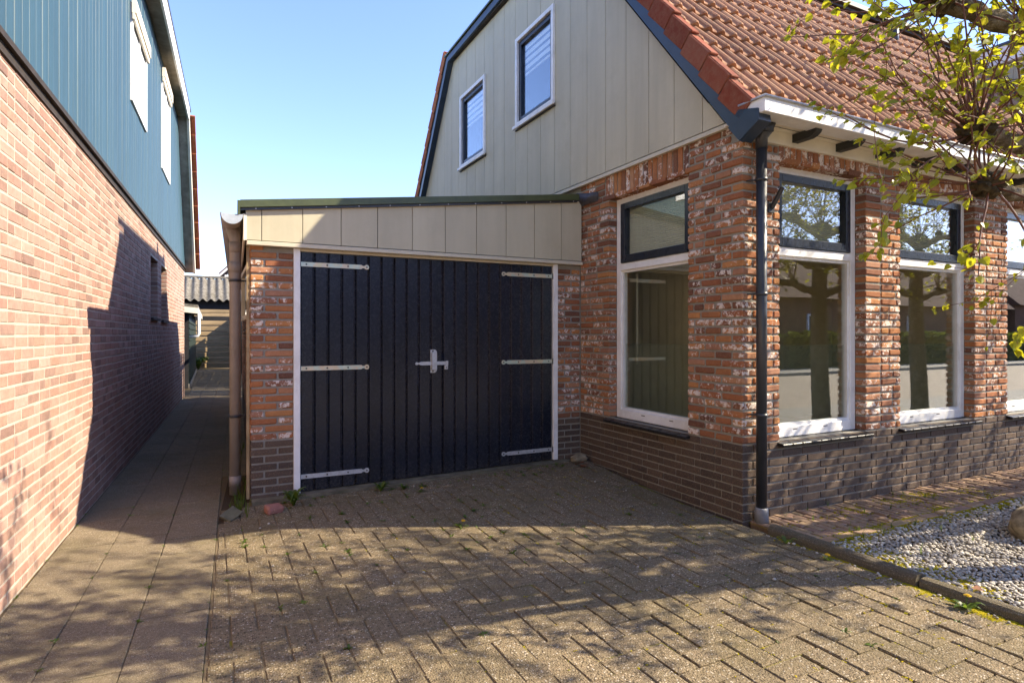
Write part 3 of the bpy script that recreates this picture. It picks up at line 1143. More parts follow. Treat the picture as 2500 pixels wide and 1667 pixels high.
def make_gable():
    SXF = HX - 0.022                                   # outer face of boards
    wins = [(0, 0, 0, 0)]
    wins = []
    for (u0, u1, vb0, vt0) in ((1261.5, 1355.0, 314.0, 98.9), (1125.3, 1186.5, 414.5, 239.0)):
        def Y(u):
            q = (u - CX) / F_PX
            z = SXF / (q * CT + ST)
            return z * (CT - q * ST), z
        yl, zl = Y(u0)
        yr, zr = Y(u1)
        wins.append((yr, yl, EYE + (HORIZ - vb0) * zl / F_PX, EYE + (HORIZ - vt0) * zl / F_PX))
    back = MB()
    outline = [(3.25, 3.0), (11.1, 3.0), (9.12, 5.82), (5.63, 5.86)]
    # backing wall behind boards, with holes left for the windows: vertical strips
    ys = sorted([3.36, 5.63, 9.12, 11.0] + [w[0] for w in wins] + [w[1] for w in wins])
    for a, b in zip(ys[:-1], ys[1:]):
        mid = (a + b) / 2
        hole = [w for w in wins if w[0] < mid < w[1]]
        spans = [(3.003, None)]
        if hole:
            spans = [(3.003, hole[0][2]), (hole[0][3], None)]
        for z0, z1 in spans:
            ta, tb = (gable_top(a) - .01, gable_top(b) - .01) if z1 is None else (z1, z1)
            if min(ta, tb) <= z0 + .004:
                ta, tb = max(ta, z0 + .004), max(tb, z0 + .004)
            back.prism([(a, z0), (b, z0), (b, tb), (a, ta)], lambda p, q, d: (d, p, q), HX + .002, HX + .12)
    sid = child(back, 'siding', 'dark_trim', house)
    # boards, 0.33 m wide
    y = 3.597 - 0.33
    while y < 11.15:
        a, b = max(y + .0035, 3.22), min(y + .3265, 11.05)
        y += 0.33
        cuts = [a, b] + [c for w in wins for c in w[:2] if a < c < b] + [k for k in (5.63, 9.12) if a < k < b]
        cuts = sorted(cuts)
        bd = MB()
        for p, q in zip(cuts[:-1], cuts[1:]):
            mid = (p + q) / 2
            hole = [w for w in wins if w[0] < mid < w[1]]
            spans = [(3.02, None)] if not hole else [(3.02, hole[0][2] + .004), (hole[0][3] - .004, None)]
            for z0, z1 in spans:
                ta, tb = (gable_top(p), gable_top(q)) if z1 is None else (z1, z1)
                if max(ta, tb) <= z0 + .01:
                    continue
                if ta < z0 and tb > z0:                     # clipped by the slope
                    p2 = p + (q - p) * (z0 - ta) / (tb - ta)
                    bd.prism([(p2, z0), (q, z0), (q, tb)], lambda s, t, d: (d, s, t), SXF, HX)
                elif tb < z0 and ta > z0:
                    q2 = p + (q - p) * (ta - z0) / (ta - tb)
                    bd.prism([(p, z0), (q2, z0), (p, ta)], lambda s, t, d: (d, s, t), SXF, HX)
                else:
                    bd.prism([(p, z0), (q, z0), (q, tb), (p, ta)], lambda s, t, d: (d, s, t), SXF, HX)
        parts = [bd]
        if any(w[0] <= a and b <= w[1] for w in wins):      # board interrupted by a window: two boards
            parts = []
            lo = [i for i in range(len(bd.v)) if bd.v[i][2] < 4.3]
            for keep in (True, False):
                pm = MB()
                for fi, fc in enumerate(bd.f):
                    zc = sum(bd.v[i][2] for i in fc) / len(fc)
                    zw = [w for w in wins if w[0] <= a and b <= w[1]][0]
                    if (zc < (zw[2] + zw[3]) / 2) == keep:
                        pm.add([bd.v[i] for i in fc], [tuple(range(len(fc)))])
                parts.append(pm)
        for pm in parts:
            if pm.v:
                child(pm, 'siding_board', 'siding_paint', sid)
    # trim at the foot of the boards
    t = MB()
    t.box(SXF - .014, HX - .0005, 3.27, 11.0, 2.972, 3.006, 0, .002)
    child(t, 'base_trim', 'trim_cream', house)
    # windows in the gable
    for (y0, y1, z0, z1) in wins:
        f = MB()
        fx0, fx1 = SXF - .028, HX + .07
        fw = .052
        f.box(fx0, fx1, y0, y0 + fw, z0, z1, 0, .003)
        f.box(fx0, fx1, y1 - fw, y1, z0, z1, 0, .003)
        f.box(fx0 + .001, fx1, y0 + fw, y1 - fw, z1 - fw, z1, 0, .003)
        f.box(fx0 + .001, fx1, y0 + fw, y1 - fw, z0, z0 + fw, 0, .003)
        win = child(f, 'window', 'white_paint', house)
        s = MB()
        sw = .06
        a, b, c, d = y0 + fw + .002, y1 - fw - .002, z0 + fw + .002, z1 - fw - .002
        sx0, sx1 = fx0 + .03, fx1 - .01
        s.box(sx0, sx1, a, a + sw, c, d, 0, .003)
        s.box(sx0, sx1, b - sw, b, c, d, 0, .003)
        s.box(sx0 + .001, sx1, a + sw, b - sw, d - sw, d, 0, .003)
        s.box(sx0 + .001, sx1, a + sw, b - sw, c, c + sw, 0, .003)
        child(s, 'sash', 'navy_paint', win)
        g = MB()
        g.box(sx0 + .03, sx0 + .036, a + sw - .004, b - sw + .004, c + sw - .004, d - sw + .004)
        child(g, 'pane', 'glass', win)
        bl = MB()
        H = d - c - 2 * sw
        zt = d - sw + .01
        for k in range(4):                               # day-and-night blind: opaque bands
            zz = zt - .02 - k * .085
            bl.box(sx0 + .06, sx0 + .063, a + sw + .008, b - sw - .008, zz - .05, zz)
        bl.box(sx0 + .057, sx0 + .066, a + sw + .006, b - sw - .006, zt - .395, zt - .37)
        child(bl, 'blind', 'zebra_blind', win)
        st = MB()
        st.box(SXF - .055, SXF - .029, y0 - .03, y1 + .03, z0 - .028, z0 + .014, 0, .003)
        child(st, 'sill', 'white_paint', win)
        dr = MB()
        dr.box(SXF - .02, HX + .05, y0 - .012, y1 + .012, z0 - .04, z0 - .029)
        child(dr, 'sill_flashing', 'lead', win)
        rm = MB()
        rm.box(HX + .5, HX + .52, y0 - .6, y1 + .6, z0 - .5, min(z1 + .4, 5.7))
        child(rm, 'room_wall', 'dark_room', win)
    loft = MB()
    loft.box(HX + .13, 15.0, 3.9, 10.6, 3.0, 3.05)
    child(loft, 'loft_floor', 'dark_room', house)


make_gable()


def make_roof():
    cs = 1 / math.sqrt(1 + SLOPE ** 2)
    sn = SLOPE * cs
    up = Vector((0, cs, sn))           # up the front slope
    nr = Vector((0, -sn, cs))          # outward normal
    XV = 3.43
    # front slope: tile base plane  Z = 3.50 + SLOPE (Y - 3.491)
    Y0 = 3.085
    O = Vector((0, Y0, 3.50 + SLOPE * (Y0 - 3.491)))
    Ltot = (5.33 - Y0) / cs
    ru = MB()
    a, b = O - nr * .05, O + up * Ltot - nr * .05
    ru.add([(XV + .02, *a[1:]), (15.4, *a[1:]), (15.4, *b[1:]), (XV + .02, *b[1:])], [(0, 1, 2, 3)])
    a2, b2 = a - nr * .12 + up * .4, b - nr * .12
    ru.add([(XV + .02, *a2[1:]), (15.4, *a2[1:]), (15.4, *b2[1:]), (XV + .02, *b2[1:])], [(3, 2, 1, 0)])
    # flat top
    ru.box(XV + .03, 15.4, 5.22, 9.35, 5.82, 5.92)
    # rear slope
    ru.add([(XV + .02, 9.35, 5.93), (15.4, 9.35, 5.93), (15.4, 11.5, 3.02), (XV + .02, 11.5, 3.02)], [(0, 1, 2, 3)])
    # far gable end
    ru.prism([(3.3, 2.95), (11.1, 2.95), (9.12, 5.86), (5.4, 5.86)], lambda p, q, d: (d, p, q), 15.2, 15.35)
    roof = child(ru, 'roof', 'dark_trim', house)
    # double-roll concrete tile
    us = [0, .012, .022, .034, .048, .062, .076, .090, .102, .118, .150, .162, .172, .184, .198, .212, .226, .240, .252, .268, .300]

    def prof(u):
        h = 0.004
        for c in (.062, .212):
            d = abs(u - c) / .046
            if d < 1:
                h = max(h, .038 * math.cos(d * math.pi / 2) ** .8)
        return h
    L = .40
    V, f = [], []
    lift, thick = .046, .030
    n = len(us)
    for u in us:
        V.append((u, 0.0, prof(u) + lift - thick - (.012 if prof(u) > .01 else 0)))      # lower lip
    for u in us:
        V.append((u, -.004, prof(u) + lift - .008))
    for u in us:
        V.append((u, .010, prof(u) + lift))
    for u in us:
        V.append((u, L, prof(u)))
    for r_ in range(3):
        for i in range(n - 1):
            k = r_ * n + i
            f.append((k, k + 1, k + n + 1, k + n))
    V = np.array(V)
    geo = (V, f, {})
    P = Pieces('roof_tile', 'roof_tiling', 300)
    rows = int(Ltot / .325)
    rng = random.Random(2)
    Rm = Matrix(((1, 0, 0), (0, up.y, nr.y), (0, up.z, nr.z))).to_4x4()
    for r_ in range(rows + 1):
        for c in range(39):
            if r_ * .325 + .34 > Ltot + .1:
                continue
            p = O + up * (r_ * .325 + rng.uniform(-.004, .004)) + Vector((3.485 + c * .30 + rng.uniform(-.002, .002), 0, 0)) + nr * rng.uniform(-.003, .003)
            if 10.85 < p.x + .15 < 14.6 and p.z > 4.2:
                continue
            M = Matrix.Translation(p) @ Rm @ Matrix.Rotation(rng.gauss(0, .007), 4, 'Z') @ Matrix.Rotation(rng.gauss(0, .013), 4, 'X')
            P.geo(geo, M, 'roof_tile_aged', .33, nr)
    P.build(roof)
    # verge tiles with their down-turned flap
    vt = Pieces('verge_tile', 'verge_tiling', 60)
    vgeo = piece_geo('verge', (.016, .316, .155), 0, .006, .001)
    lgeo_v, lgeo_f = bevel_box(.085, .335, .022, .006)
    # joined flap + top shoulder
    A, B = vgeo[0], lgeo_v + np.array([.045, .002, .073])
    VV = np.vstack([A, B])
    FF = list(vgeo[1]) + [tuple(i + len(A) for i in q) for q in lgeo_f]
    geo2 = (VV, FF, {})
    for r_ in range(rows + 1):
        if r_ * .325 + .34 > Ltot + .1:
            continue
        p = O + up * (r_ * .325 + .165) + Vector((XV - .004, 0, 0)) + nr * .006
        M = Matrix.Translation(p) @ Rm @ Matrix.Rotation(-.085, 4, 'X')
        vt.geo(geo2, M, 'verge_tile_red', .33)
    # rear verge tiles (mirror of the front)
    up2 = Vector((0, -1, 1.355)).normalized()
    nr2 = Vector((0, 1.355, 1)).normalized()
    R2 = Matrix(((1, 0, 0), (0, up2.y, nr2.y), (0, up2.z, nr2.z))).to_4x4()
    O2 = Vector((0, 11.55, 5.82 - 1.355 * (11.55 - 9.12)))
    for r_ in range(13):
        p = O2 + up2 * (r_ * .325 + .1) + Vector((XV - .004, 0, 0)) + nr2 * .225
        if p.z > 5.9:
            break
        M = Matrix.Translation(p) @ R2 @ Matrix.Rotation(-.085, 4, 'X')
        vt.geo(geo2, M, 'old_red_tile', .33)
    vt.items = [(1.0,) + t[1:] for t in vt.items]
    vt.build(roof)
    # verge boards
    def along(y, off):
        return (y, 3.044 + SLOPE * (y - 3.385), off)
    def slope_board(name, y0, y1, n0, n1, x0, x1, mat, fn, nn):
        m = MB()
        p = [(y0, fn(y0)), (y1, fn(y1))]
        quad = []
        for (y, z), nn_ in ((p[0], n0), (p[1], n0), (p[1], n1), (p[0], n1)):
            quad.append((y + nn.y * nn_, z + nn.z * nn_))
        m.prism(quad, lambda s, t, d: (d, s, t), x0, x1)
        return child(m, name, mat, roof)
    fl = lambda y: 3.127 + SLOPE * (y - 3.385)
    slope_board('verge_board', 3.12, 5.52, .0, .105, XV - .004, XV + .030, 'navy_verge', fl, nr)
    slope_board('verge_board', 3.2, 5.52, .107, .17, XV + .004, XV + .034, 'navy_verge', fl, nr)
    slope_board('verge_soffit', 3.2, 5.52, .001, .012, XV + .031, HX - .024, 'navy_verge', fl, nr)
    fl2 = lambda y: 5.82 - 1.355 * (y - 9.12)
    slope_board('verge_board', 9.10, 11.4, -.005, .075, XV - .004, XV + .03, 'navy_verge', fl2, nr2)
    slope_board('verge_board', 9.10, 11.4, .079, .15, XV + .006, XV + .036, 'bracket_black', fl2, nr2)
    slope_board('verge_soffit', 9.1, 11.4, -.002, .012, XV + .031, HX - .024, 'navy_verge', fl2, nr2)
    flt = lambda y: 5.88 - 0.0172 * (y - 5.63)
    zz = Vector((0, 0, 1))
    slope_board('verge_board', 5.5, 9.17, -.01, .075, XV - .003, XV + .03, 'navy_verge', flt, zz)
    slope_board('verge_board', 5.5, 9.17, .079, .10, XV + .006, XV + .036, 'bracket_black', flt, zz)
    slope_board('verge_soffit', 5.5, 9.15, -.002, .012, XV + .031, HX - .024, 'navy_verge', flt, zz)
    slope_board('roof_trim', 5.15, 9.25, .102, .128, XV - .02, XV + .05, 'green_metal', flt, zz)
    rt = MB()
    rt.box(XV + .05, 15.4, 5.18, 5.28, 5.86, 5.93, 0, .006)
    child(rt, 'ridge_trim', 'bracket_black', roof)
    # flue and vent on the roof
    fp = MB()
    fp.tube([(4.25, 8.1, 5.9), (4.25, 8.1, 6.62)], .06, 14)
    fp.tube([(4.25, 8.1, 6.62), (4.25, 8.1, 6.70)], .085, 14)
    child(fp, 'flue', 'pipe_dark', roof)
    fp = MB()
    fp.tube([(8.35, 4.95, 5.3), (8.35, 4.95, 5.62)], .05, 14)
    fp.tube([(8.35, 4.95, 5.62), (8.35, 4.95, 5.70)], .075, 14)
    child(fp, 'vent_pipe', 'pipe_dark', roof)
    # box gutter, soffit, frieze and brackets on the front eave
    g = MB()
    gy0, gy1, gz0, gz1 = 2.915, 3.21, 2.95, 3.052
    g.box(XV + .02, 15.4, gy0, gy0 + .022, gz0, gz1, 0, .003)
    g.box(XV, XV + .022, gy0, gy1 - .06, gz0, gz1, 0, .003)
    g.box(XV + .022, 15.4, gy0 + .022, gy0 + .15, gz0, gz0 + .012)
    gut = child(g, 'gutter', 'white_paint', house)
    lp = MB()
    lp.tube([(XV - .006, gy1 - .07, gz1 + .004), (XV - .006, gy0 - .006, gz1 + .004), (15.4, gy0 - .006, gz1 + .004)], .011, 8)
    child(lp, 'gutter_lip', 'zinc_lip', gut)
    sf = MB()
    sf.box(XV + .03, 15.4, gy0 + .025, HY + .1, 2.962, 2.975)
    sf.box(HX + .005, 15.4, HY - .022, HY + .05, 2.862, 2.961)
    child(sf, 'soffit', 'warm_white_paint', house)
    x = 4.09
    while x < 14:
        b_ = MB()
        pr = [(HY - .022, 2.958), (HY - .215, 2.958), (HY - .235, 2.945), (HY - .225, 2.925), (HY - .195, 2.905), (HY - .16, 2.896), (HY - .022, 2.896)]
        b_.prism(pr, lambda s, t, d: (d, s, t), x - .032, x + .032)
        child(b_, 'eave_bracket', 'bracket_black', house)
        x += .523
    # navy end block where verge board meets the eave
    e = MB()
    e.prism([(2.955, 2.90), (3.13, 2.80), (3.235, 2.925), (3.14, 3.03), (2.965, 2.985)], lambda s, t, d: (d, s, t), XV - .012, XV + .11)
    child(e, 'verge_end', 'navy_verge', house)
    # dormer further along the roof
    d = MB()
    dx0, dx1, dyf, dz1 = 10.85, 14.6, 3.55, 5.72
    tz = lambda y: 3.50 + SLOPE * (y - 3.491)
    d.prism([(dyf, tz(dyf) - .2), (5.6, 5.7), (5.6, dz1), (dyf, dz1)], lambda s, t, q: (q, s, t), dx0, dx1)
    dm = child(d, 'dormer', 'siding_paint', house)
    for k in range(8):
        yy = dyf + .28 * k
        p = MB()
        zb = max(tz(yy) - .1, 0)
        zb2 = tz(yy + .275) - .1
        if zb2 > dz1 - .02:
            continue
        p.prism([(yy, zb), (yy + .275, zb2), (yy + .275, dz1 - .21), (yy, dz1 - .21)] if zb2 < dz1 - .22 else [(yy, zb), (yy + .2, dz1 - .22), (yy, dz1 - .21)], lambda s, t, q: (q, s, t), dx0 - .02, dx0 - .001)
        child(p, 'cheek_board', 'siding_paint', dm)
    p = MB()
    p.box(dx0 - .10, dx1 + .1, dyf - .25, 5.65, dz1 - .2, dz1 + .06, 0, .006)
    child(p, 'dormer_fascia', 'white_paint', dm)
    p = MB()
    p.box(dx0 - .12, dx1 + .12, dyf - .27, 5.7, dz1 + .061, dz1 + .10)
    child(p, 'dormer_roof', 'pipe_dark', dm)
    p = MB()
    p.prism([(dyf - .1, tz(dyf - .1) + .045), (5.35, tz(5.35) + .045), (5.35, tz(5.35) + .11), (dyf - .1, tz(dyf - .1) + .11)], lambda s, t, q: (q, s, t), dx0 - .17, dx0 - .021)
    child(p, 'dormer_flashing', 'lead', dm)
    return roof


make_roof()


def make_house_fittings():
    # dark downpipe at the corner
    px, py, r = 3.66, 3.140, .0385
    m = MB()
    m.tube([(px, py, .10), (px, py, 2.80)], r, 18)
    m.tube([(px, py, 2.78), (px, py, 2.86), (px, py - .02, 2.90), (px, py - .035, 2.96)], [r + .004, r + .006, r + .02, r + .035], 18)
    m.box(px - .085, px + .035, py - .085, py + .02, 2.885, 2.93, 0, .006)
    dp = child(m, 'downpipe', 'pipe_dark', house)
    for z in (.80, 1.70, 2.55):
        c = MB()
        c.tube([(px, py, z - .012), (px, py, z + .012)], r + .005, 18)
        c.tube([(px - .01, py + .02, z), (px - .07, HY + .01, z)], .006, 6)
        child(c, 'pipe_bracket', 'pipe_dark', dp)
    s = MB()
    s.tube([(px, py, -.02), (px, py, .10), (px, py, .115)], [r + .013, r + .010, r + .002], 18)
    child(s, 'pipe_shoe', 'pipe_grey', dp)
    # flag holder
    f = MB()
    f.box(3.81, 3.875, HY - .012, HY - .001, 2.33, 2.41, 0, .003)
    n = 14
    a, b = Vector((3.845, HY - .01, 2.37)), Vector((3.845, HY - .105, 2.505))
    f.tube([a, b], .0185, n, caps=False)
    f.tube([a, b], .0155, n, caps=False)
    child(f, 'flag_holder', 'pipe_dark', house)
    # lead flashing where the garage roof meets the wall
    l = MB()
    nx, ny = 8, 6
    vs, fs = [], []
    for j in range(ny + 1):
        for i in range(nx + 1):
            s, t = i / nx, j / ny
            y = 5.40 - .33 * s
            z = 2.905 - .05 * s - (.15 - .06 * s) * t
            x = HX - .012 - .05 * math.sin(t * 3.0) * (1 - .6 * s) - .012 * math.sin(9 * s + 4 * t) - (.12 if i == 0 else 0) * (1 - t) * .3
            if i == nx:
                x = HX - .004
            vs.append((x, y, z))
    for j in range(ny):
        for i in range(nx):
            k = j * (nx + 1) + i
            fs.append((k, k + 1, k + nx + 2, k + nx + 1))
    l.add(vs, fs, 0, True)
    child(l, 'lead_flashing', 'lead', house)


make_house_fittings()

# ================================================================== GARAGE
GX0, GY = 0.292, 5.415
DX0, DX1 = 0.686, 3.208          # clear width of the doors
garage = tag(empty('garage', (GX0, GY, 0)), 'low brick garage with wide navy plank doors and beige panelled fascia', 'garage')


def make_garage():
    GEND = 13.2
    core = MB()
    rc = .009
    core.box(GX0 + rc, .632, GY + rc, GY + .2, -.1, 2.13)
    core.box(3.262, HX + .005, GY + rc, GY + .2, -.1, 2.13)
    core.prism([(GX0 + rc + SK * .2, GY + .2), (GX0 + .18, GY + .2), (GX0 + .18 + SK * (GEND - GY), GEND), (GX0 + rc + SK * (GEND - GY), GEND)], lambda a, b, d: (a, b, d), -.1, 2.35)
    core.box(GX0 + .3, HX, GEND - .2, GEND, -.1, 2.5)
    wall = child(core, 'brick_wall', 'mortar_grey', garage)
    P = Pieces('brick', 'brickwork', 300)
    rng = random.Random(23)
    D = .1
    for i in range(-1, 35):
        z = i * CH + JT / 2
        pl = i < 8
        even = i % 2 == 0
        mat = 'dark_brick' if pl else 'old_brick'
        hh = CH - JT
        bev, j = (.003, .0012) if pl else (.006, .0032)
        if z + hh < 2.13:
            a0 = GX0 if even else GX0 + D + JT
            segs = [(a0, .628, .205), (3.266, HX - .003, .16 if even else .08)]
            for a, b, first in segs:
                for s, e in fill(a, b, rng, JT, (.205,), first):
                    P.box(((s + e) / 2, GY + D / 2 + rng.uniform(-.003, .001), z + hh / 2), (e - s, D, hh), mat, bev=bev, jit=j, normal=(0, -1, 0), q=.005)
        a0 = GY + D + JT if even else GY
        if z + hh < 2.3:
            for s, e in fill(a0, GEND, rng, JT, (.205, .1), .205):
                P.box((GX0 + D / 2 + SK * ((s + e) / 2 - GY), (s + e) / 2, z + hh / 2), (e - s, D, hh), mat, rot=math.pi / 2 - SK, bev=bev, jit=j, normal=(-1, 0, 0), q=.005)
    P.build(wall)
    # roof body
    r = MB()
    roofz = lambda x: 2.437 + (x - .235) * (2.82 - 2.437) / (3.46 - .235)
    r.prism([(.26, roofz(.26) - .14), (HX, roofz(HX) - .14), (HX, roofz(HX) - .01), (.26, roofz(.26) - .01)], lambda a, b, d: (a + (SK * (d - GY) if a < 1 else 0), d, b), GY + .0, GEND + .1)
    roof = child(r, 'roof', 'pipe_dark', garage)
    # fascia panels on battens
    fb = MB()
    FY0, FY1 = GY - .055, GY - .03
    fb.prism([(.27, 2.17), (HX - .03, 2.17), (HX - .03, roofz(HX - .03) - .04), (.27, roofz(.27) - .04)], lambda a, b, d: (a, d, b), FY1 + .001, GY + .19)
    fas = child(fb, 'fascia', 'dark_trim', garage)
    xs = [.252, .376, .70, 1.02, 1.342, 1.665, 1.988, 2.31, 2.633, 2.956, 3.275, 3.53]
    for a, b in zip(xs[:-1], xs[1:]):
        p = MB()
        a2, b2 = a + .003, b - .003
        p.prism([(a2, 2.178), (b2, 2.178), (b2, roofz(b2) - .012), (a2, roofz(a2) - .012)], lambda s, t, d: (s, d, t), FY0, FY1)
        child(p, 'fascia_panel', 'siding_paint', fas)
    t = MB()
    t.box(.262, 3.538, FY0 - .012, GY + .02, 2.135, 2.170, 0, .003)
    child(t, 'base_trim', 'trim_cream', garage)
    # metal roof edge with a return on the left
    e = MB()
    e.prism([(.212, roofz(.212) - .005), (3.47, roofz(3.47) - .005), (3.47, roofz(3.47) + .045), (.212, roofz(.212) + .045)], lambda s, t_, d: (s, d, t_), FY0 - .045, FY0 - .02)
    e.prism([(.212, roofz(.212) + .042), (3.47, roofz(3.47) + .042), (3.47, roofz(3.47) + .056), (.212, roofz(.212) + .056)], lambda s, t_, d: (s, d, t_), FY0 - .044, FY0 + .10)
    e.prism([(.214, roofz(.214) - .026), (3.46, roofz(3.46) - .026), (3.46, roofz(3.46) - .004), (.214, roofz(.214) - .004)], lambda s, t_, d: (s, d, t_), FY0 - .024, FY0 - .003, 1)
    G2 = SK * (GEND - GY)
    skew = lambda x0, x1, y0, y1, z0, z1: [(x0, y0), (x1, y0), (x1 + SK * (y1 - GY), y1), (x0 + SK * (y1 - GY), y1)]
    e.prism(skew(.190, .2115, FY0 - .045, GEND, 0, 0), lambda a, b, d: (a, b, d), roofz(.2) - .06, roofz(.2) + .052)
    e.prism(skew(.2118, .40, FY0 + .1, GEND, 0, 0), lambda a, b, d: (a, b, d), roofz(.25) + .02, roofz(.25) + .046)
    edge = child(e, 'roof_edge', ['green_metal', 'pipe_dark'], garage)
    s = MB()
    for k in range(12):
        x = .33 + k * .28
        z = roofz(x) - .016
        s.tube([(x, FY0 - .030, z), (x, FY0 - .022, z)], .006, 8)
    child(s, 'screws', 'galvanised', edge, kind='stuff')
    # eave board and gutter on the alley side
    b = MB()
    b.prism([(.238, FY0 - .005), (.250, FY0 - .005), (.250 + G2, GEND), (.238 + G2, GEND)], lambda a, c_, d: (a, c_, d), 2.17, 2.385)
    b.box(.2505, .262, FY0 - .004, FY1, 2.172, 2.383, 0)
    child(b, 'eave_board', 'warm_white_paint', garage)
    g = MB()
    gx, gz_, rr = .152, 2.372, .078
    n = 12
    ys = (GY - .085, GEND)
    vs, fs = [], []
    for y in ys:
        for q, rad in ((0, rr), (1, rr - .005)):
            for k in range(n + 1):
                a = math.pi + math.pi * k / n
                vs.append((gx + rad * math.cos(a) + SK * (y - GY), y, gz_ + rad * math.sin(a)))
    m_ = n + 1
    for k in range(n):
        fs.append((k, k + 1, 2 * m_ + k + 1, 2 * m_ + k))
        fs.append((m_ + k + 1, m_ + k, 3 * m_ + k, 3 * m_ + k + 1))
    g.add(vs, fs, 0, True)
    g.tube([(gx - rr - .003, ys[0], gz_ + .002), (gx - rr - .003 + G2, ys[1], gz_ + .002)], .008, 6)
    g.tube([(gx + rr, ys[0], gz_ + .002), (gx + rr + G2, ys[1], gz_ + .002)], .005, 6)
    gut = child(g, 'gutter', 'pipe_taupe', garage)
    c = MB()
    pts = [(gx + (rr + .004) * math.cos(math.pi + math.pi * k / n), gz_ + (rr + .004) * math.sin(math.pi + math.pi * k / n)) for k in range(n + 1)]
    c.prism(pts, lambda a, b_, d: (a, d, b_), ys[0] - .008, ys[0] - .001)
    child(c, 'gutter_end_cap', 'end_cap', gut)
    for k in range(13):
        y = GY + .35 + k * .6
        h = MB()
        vs2 = []
        for q, yy in enumerate((y, y + .022)):
            for kk in range(n + 1):
                a = math.pi + math.pi * kk / n
                vs2.append((gx + (rr + .005) * math.cos(a) + SK * (yy - GY), yy, gz_ + (rr + .005) * math.sin(a)))
        h.add(vs2, [(kk, kk + 1, m_ + kk + 1, m_ + kk) for kk in range(n)], 0, True)
        child(h, 'gutter_bracket', 'pipe_grey', gut)
    d = MB()
    px, py, pr = .185, 5.655, .0445
    d.tube([(px - .02, py, 2.31), (px, py, 2.20), (px, py, .03)], [pr + .008, pr, pr], 20)
    for z in (2.19, 2.02, .19):
        d.tube([(px, py, z - .09), (px, py, z)], pr + .004, 20)
    dp = child(d, 'downpipe', 'pipe_taupe', garage)
    for z in (1.86, .70):
        cc = MB()
        cc.tube([(px, py, z - .011), (px, py, z + .011)], pr + .007, 20)
        cc.tube([(px + .04, py, z), (GX0 + .01, py, z)], .007, 6)
        child(cc, 'pipe_bracket', 'pipe_dark', dp)
    # window in the alley wall, seen edge-on
    w = MB()
    for (y0, y1, z0, z1) in ((6.35, 7.65, 1.55, 1.60), (6.35, 7.65, 2.05, 2.10), (6.35, 6.42, 1.6, 2.05), (7.58, 7.65, 1.6, 2.05)):
        w.box(GX0 - .03 + SK * 1.5, GX0 + .05 + SK * 1.5, y0, y1, z0, z1, 0, .003)
    win = child(w, 'window', 'warm_white_paint', garage)
    w = MB()
    w.box(GX0 - .008 + SK * 1.5, GX0 - .003 + SK * 1.5, 6.42, 7.58, 1.6, 2.05)
    child(w, 'pane', 'glass', win)
    # corner batten beside the pier
    w = MB()
    w.box(GX0 - .028, GX0 - .006, GY + .012, GY + .05, .03, 2.13)
    child(w, 'corner_batten', 'old_plank', garage)
    # door frame
    f = MB()
    f.box(.632, DX0, GY - .012, GY + .09, .02, 2.134, 0, .003)
    child(f, 'door_jamb', 'white_paint', garage)
    f = MB()
    f.box(DX1, 3.262, GY - .012, GY + .09, .085, 2.134, 0, .003)
    child(f, 'door_jamb', 'white_paint', garage)
    f = MB()
    f.box(DX0, DX1, GY - .006, GY + .09, 2.112, 2.1345, 0, .003)
    child(f, 'door_head', 'trim_cream', garage)
    # threshold, sloping up to the right
    th = MB()
    th.prism([(.30, -.06), (3.40, -.02), (3.40, .082), (.30, .030)], lambda a, b_, d_: (a, d_, b_), GY - .105, GY + .12)
    child(th, 'threshold', 'threshold', garage)

    # doors
    pw = .12
    mid = 1.992
    zb = lambda x: .045 + (x - DX0) * .045 / (DX1 - DX0)
    YF = GY + .012
    for side in (0, 1):
        x0, x1 = (DX0 + .004, mid - .002) if side == 0 else (mid + .002, DX1 - .004)
        dk = MB()
        dk.prism([(x0, zb(x0) + .004), (x1, zb(x1) + .004), (x1, 2.106), (x0, 2.106)], lambda a, b_, d_: (a, d_, b_), YF + .022, YF + .045)
        door = child(dk, 'door', 'tarred_wall', garage)
        n = 11 if side == 0 else 10
        w = (x1 - x0) / n
        for k in range(n):
            a, b_ = x0 + k * w + .0015, x0 + (k + 1) * w - .0015
            ch = .009
            p = MB()
            prof = [(a, YF + .021), (a, YF + ch), (a + ch * .8, YF), (b_ - ch * 1.9, YF), (b_ - ch * 1.5, YF + .004), (b_ - ch * 1.1, YF), (b_ - ch * .6, YF + .001), (b_, YF + ch), (b_, YF + .021)]
            m2 = len(prof)
            vs = [(x, y, zb(x)) for x, y in prof] + [(x, y, 2.108) for x, y in prof]
            fs = [tuple(range(m2)), tuple(range(2 * m2 - 1, m2 - 1, -1))] + [(q, (q + 1) % m2, m2 + (q + 1) % m2, m2 + q) for q in range(m2)]
            p.add(vs, fs)
            child(p, 'plank', 'door_paint', door)
        for z in ((2.005, 1.105, .172) if side == 0 else (2.008, 1.118, .195)):
            h = MB()
            L = .575
            sg = 1 if side == 0 else -1
            ox = DX0 + .006 if side == 0 else DX1 - .006
            yh0, yh1 = YF - .0075, YF - .001
            out = [(0, -.019), (L - .055, -.019), (L - .045, -.010), (L - .032, -.010)]
            for k in range(11):
                a = math.radians(-145 + 290 * k / 10)
                out.append((L - .008 + .022 * math.cos(a), .022 * math.sin(a)))
            out += [(L - .032, .010), (L - .045, .010), (L - .055, .019), (0, .019)]
            h.prism([(ox + sg * x, z + y) for x, y in out], lambda a, b_, d_: (a, d_, b_), yh0, yh1)
            for sx in (.045, .22, .40, L - .008):
                h.tube([(ox + sg * sx, YF - .011, z), (ox + sg * sx, YF - .0065, z)], .0075, 8, 1)
            h.tube([(ox - sg * .008, YF - .012, z - .028), (ox - sg * .008, YF - .012, z + .028)], .008, 8, 1)
            child(h, 'hinge', ['zinc_yellow' if not (z < .3) else 'galvanised', 'screw_dark'], door)
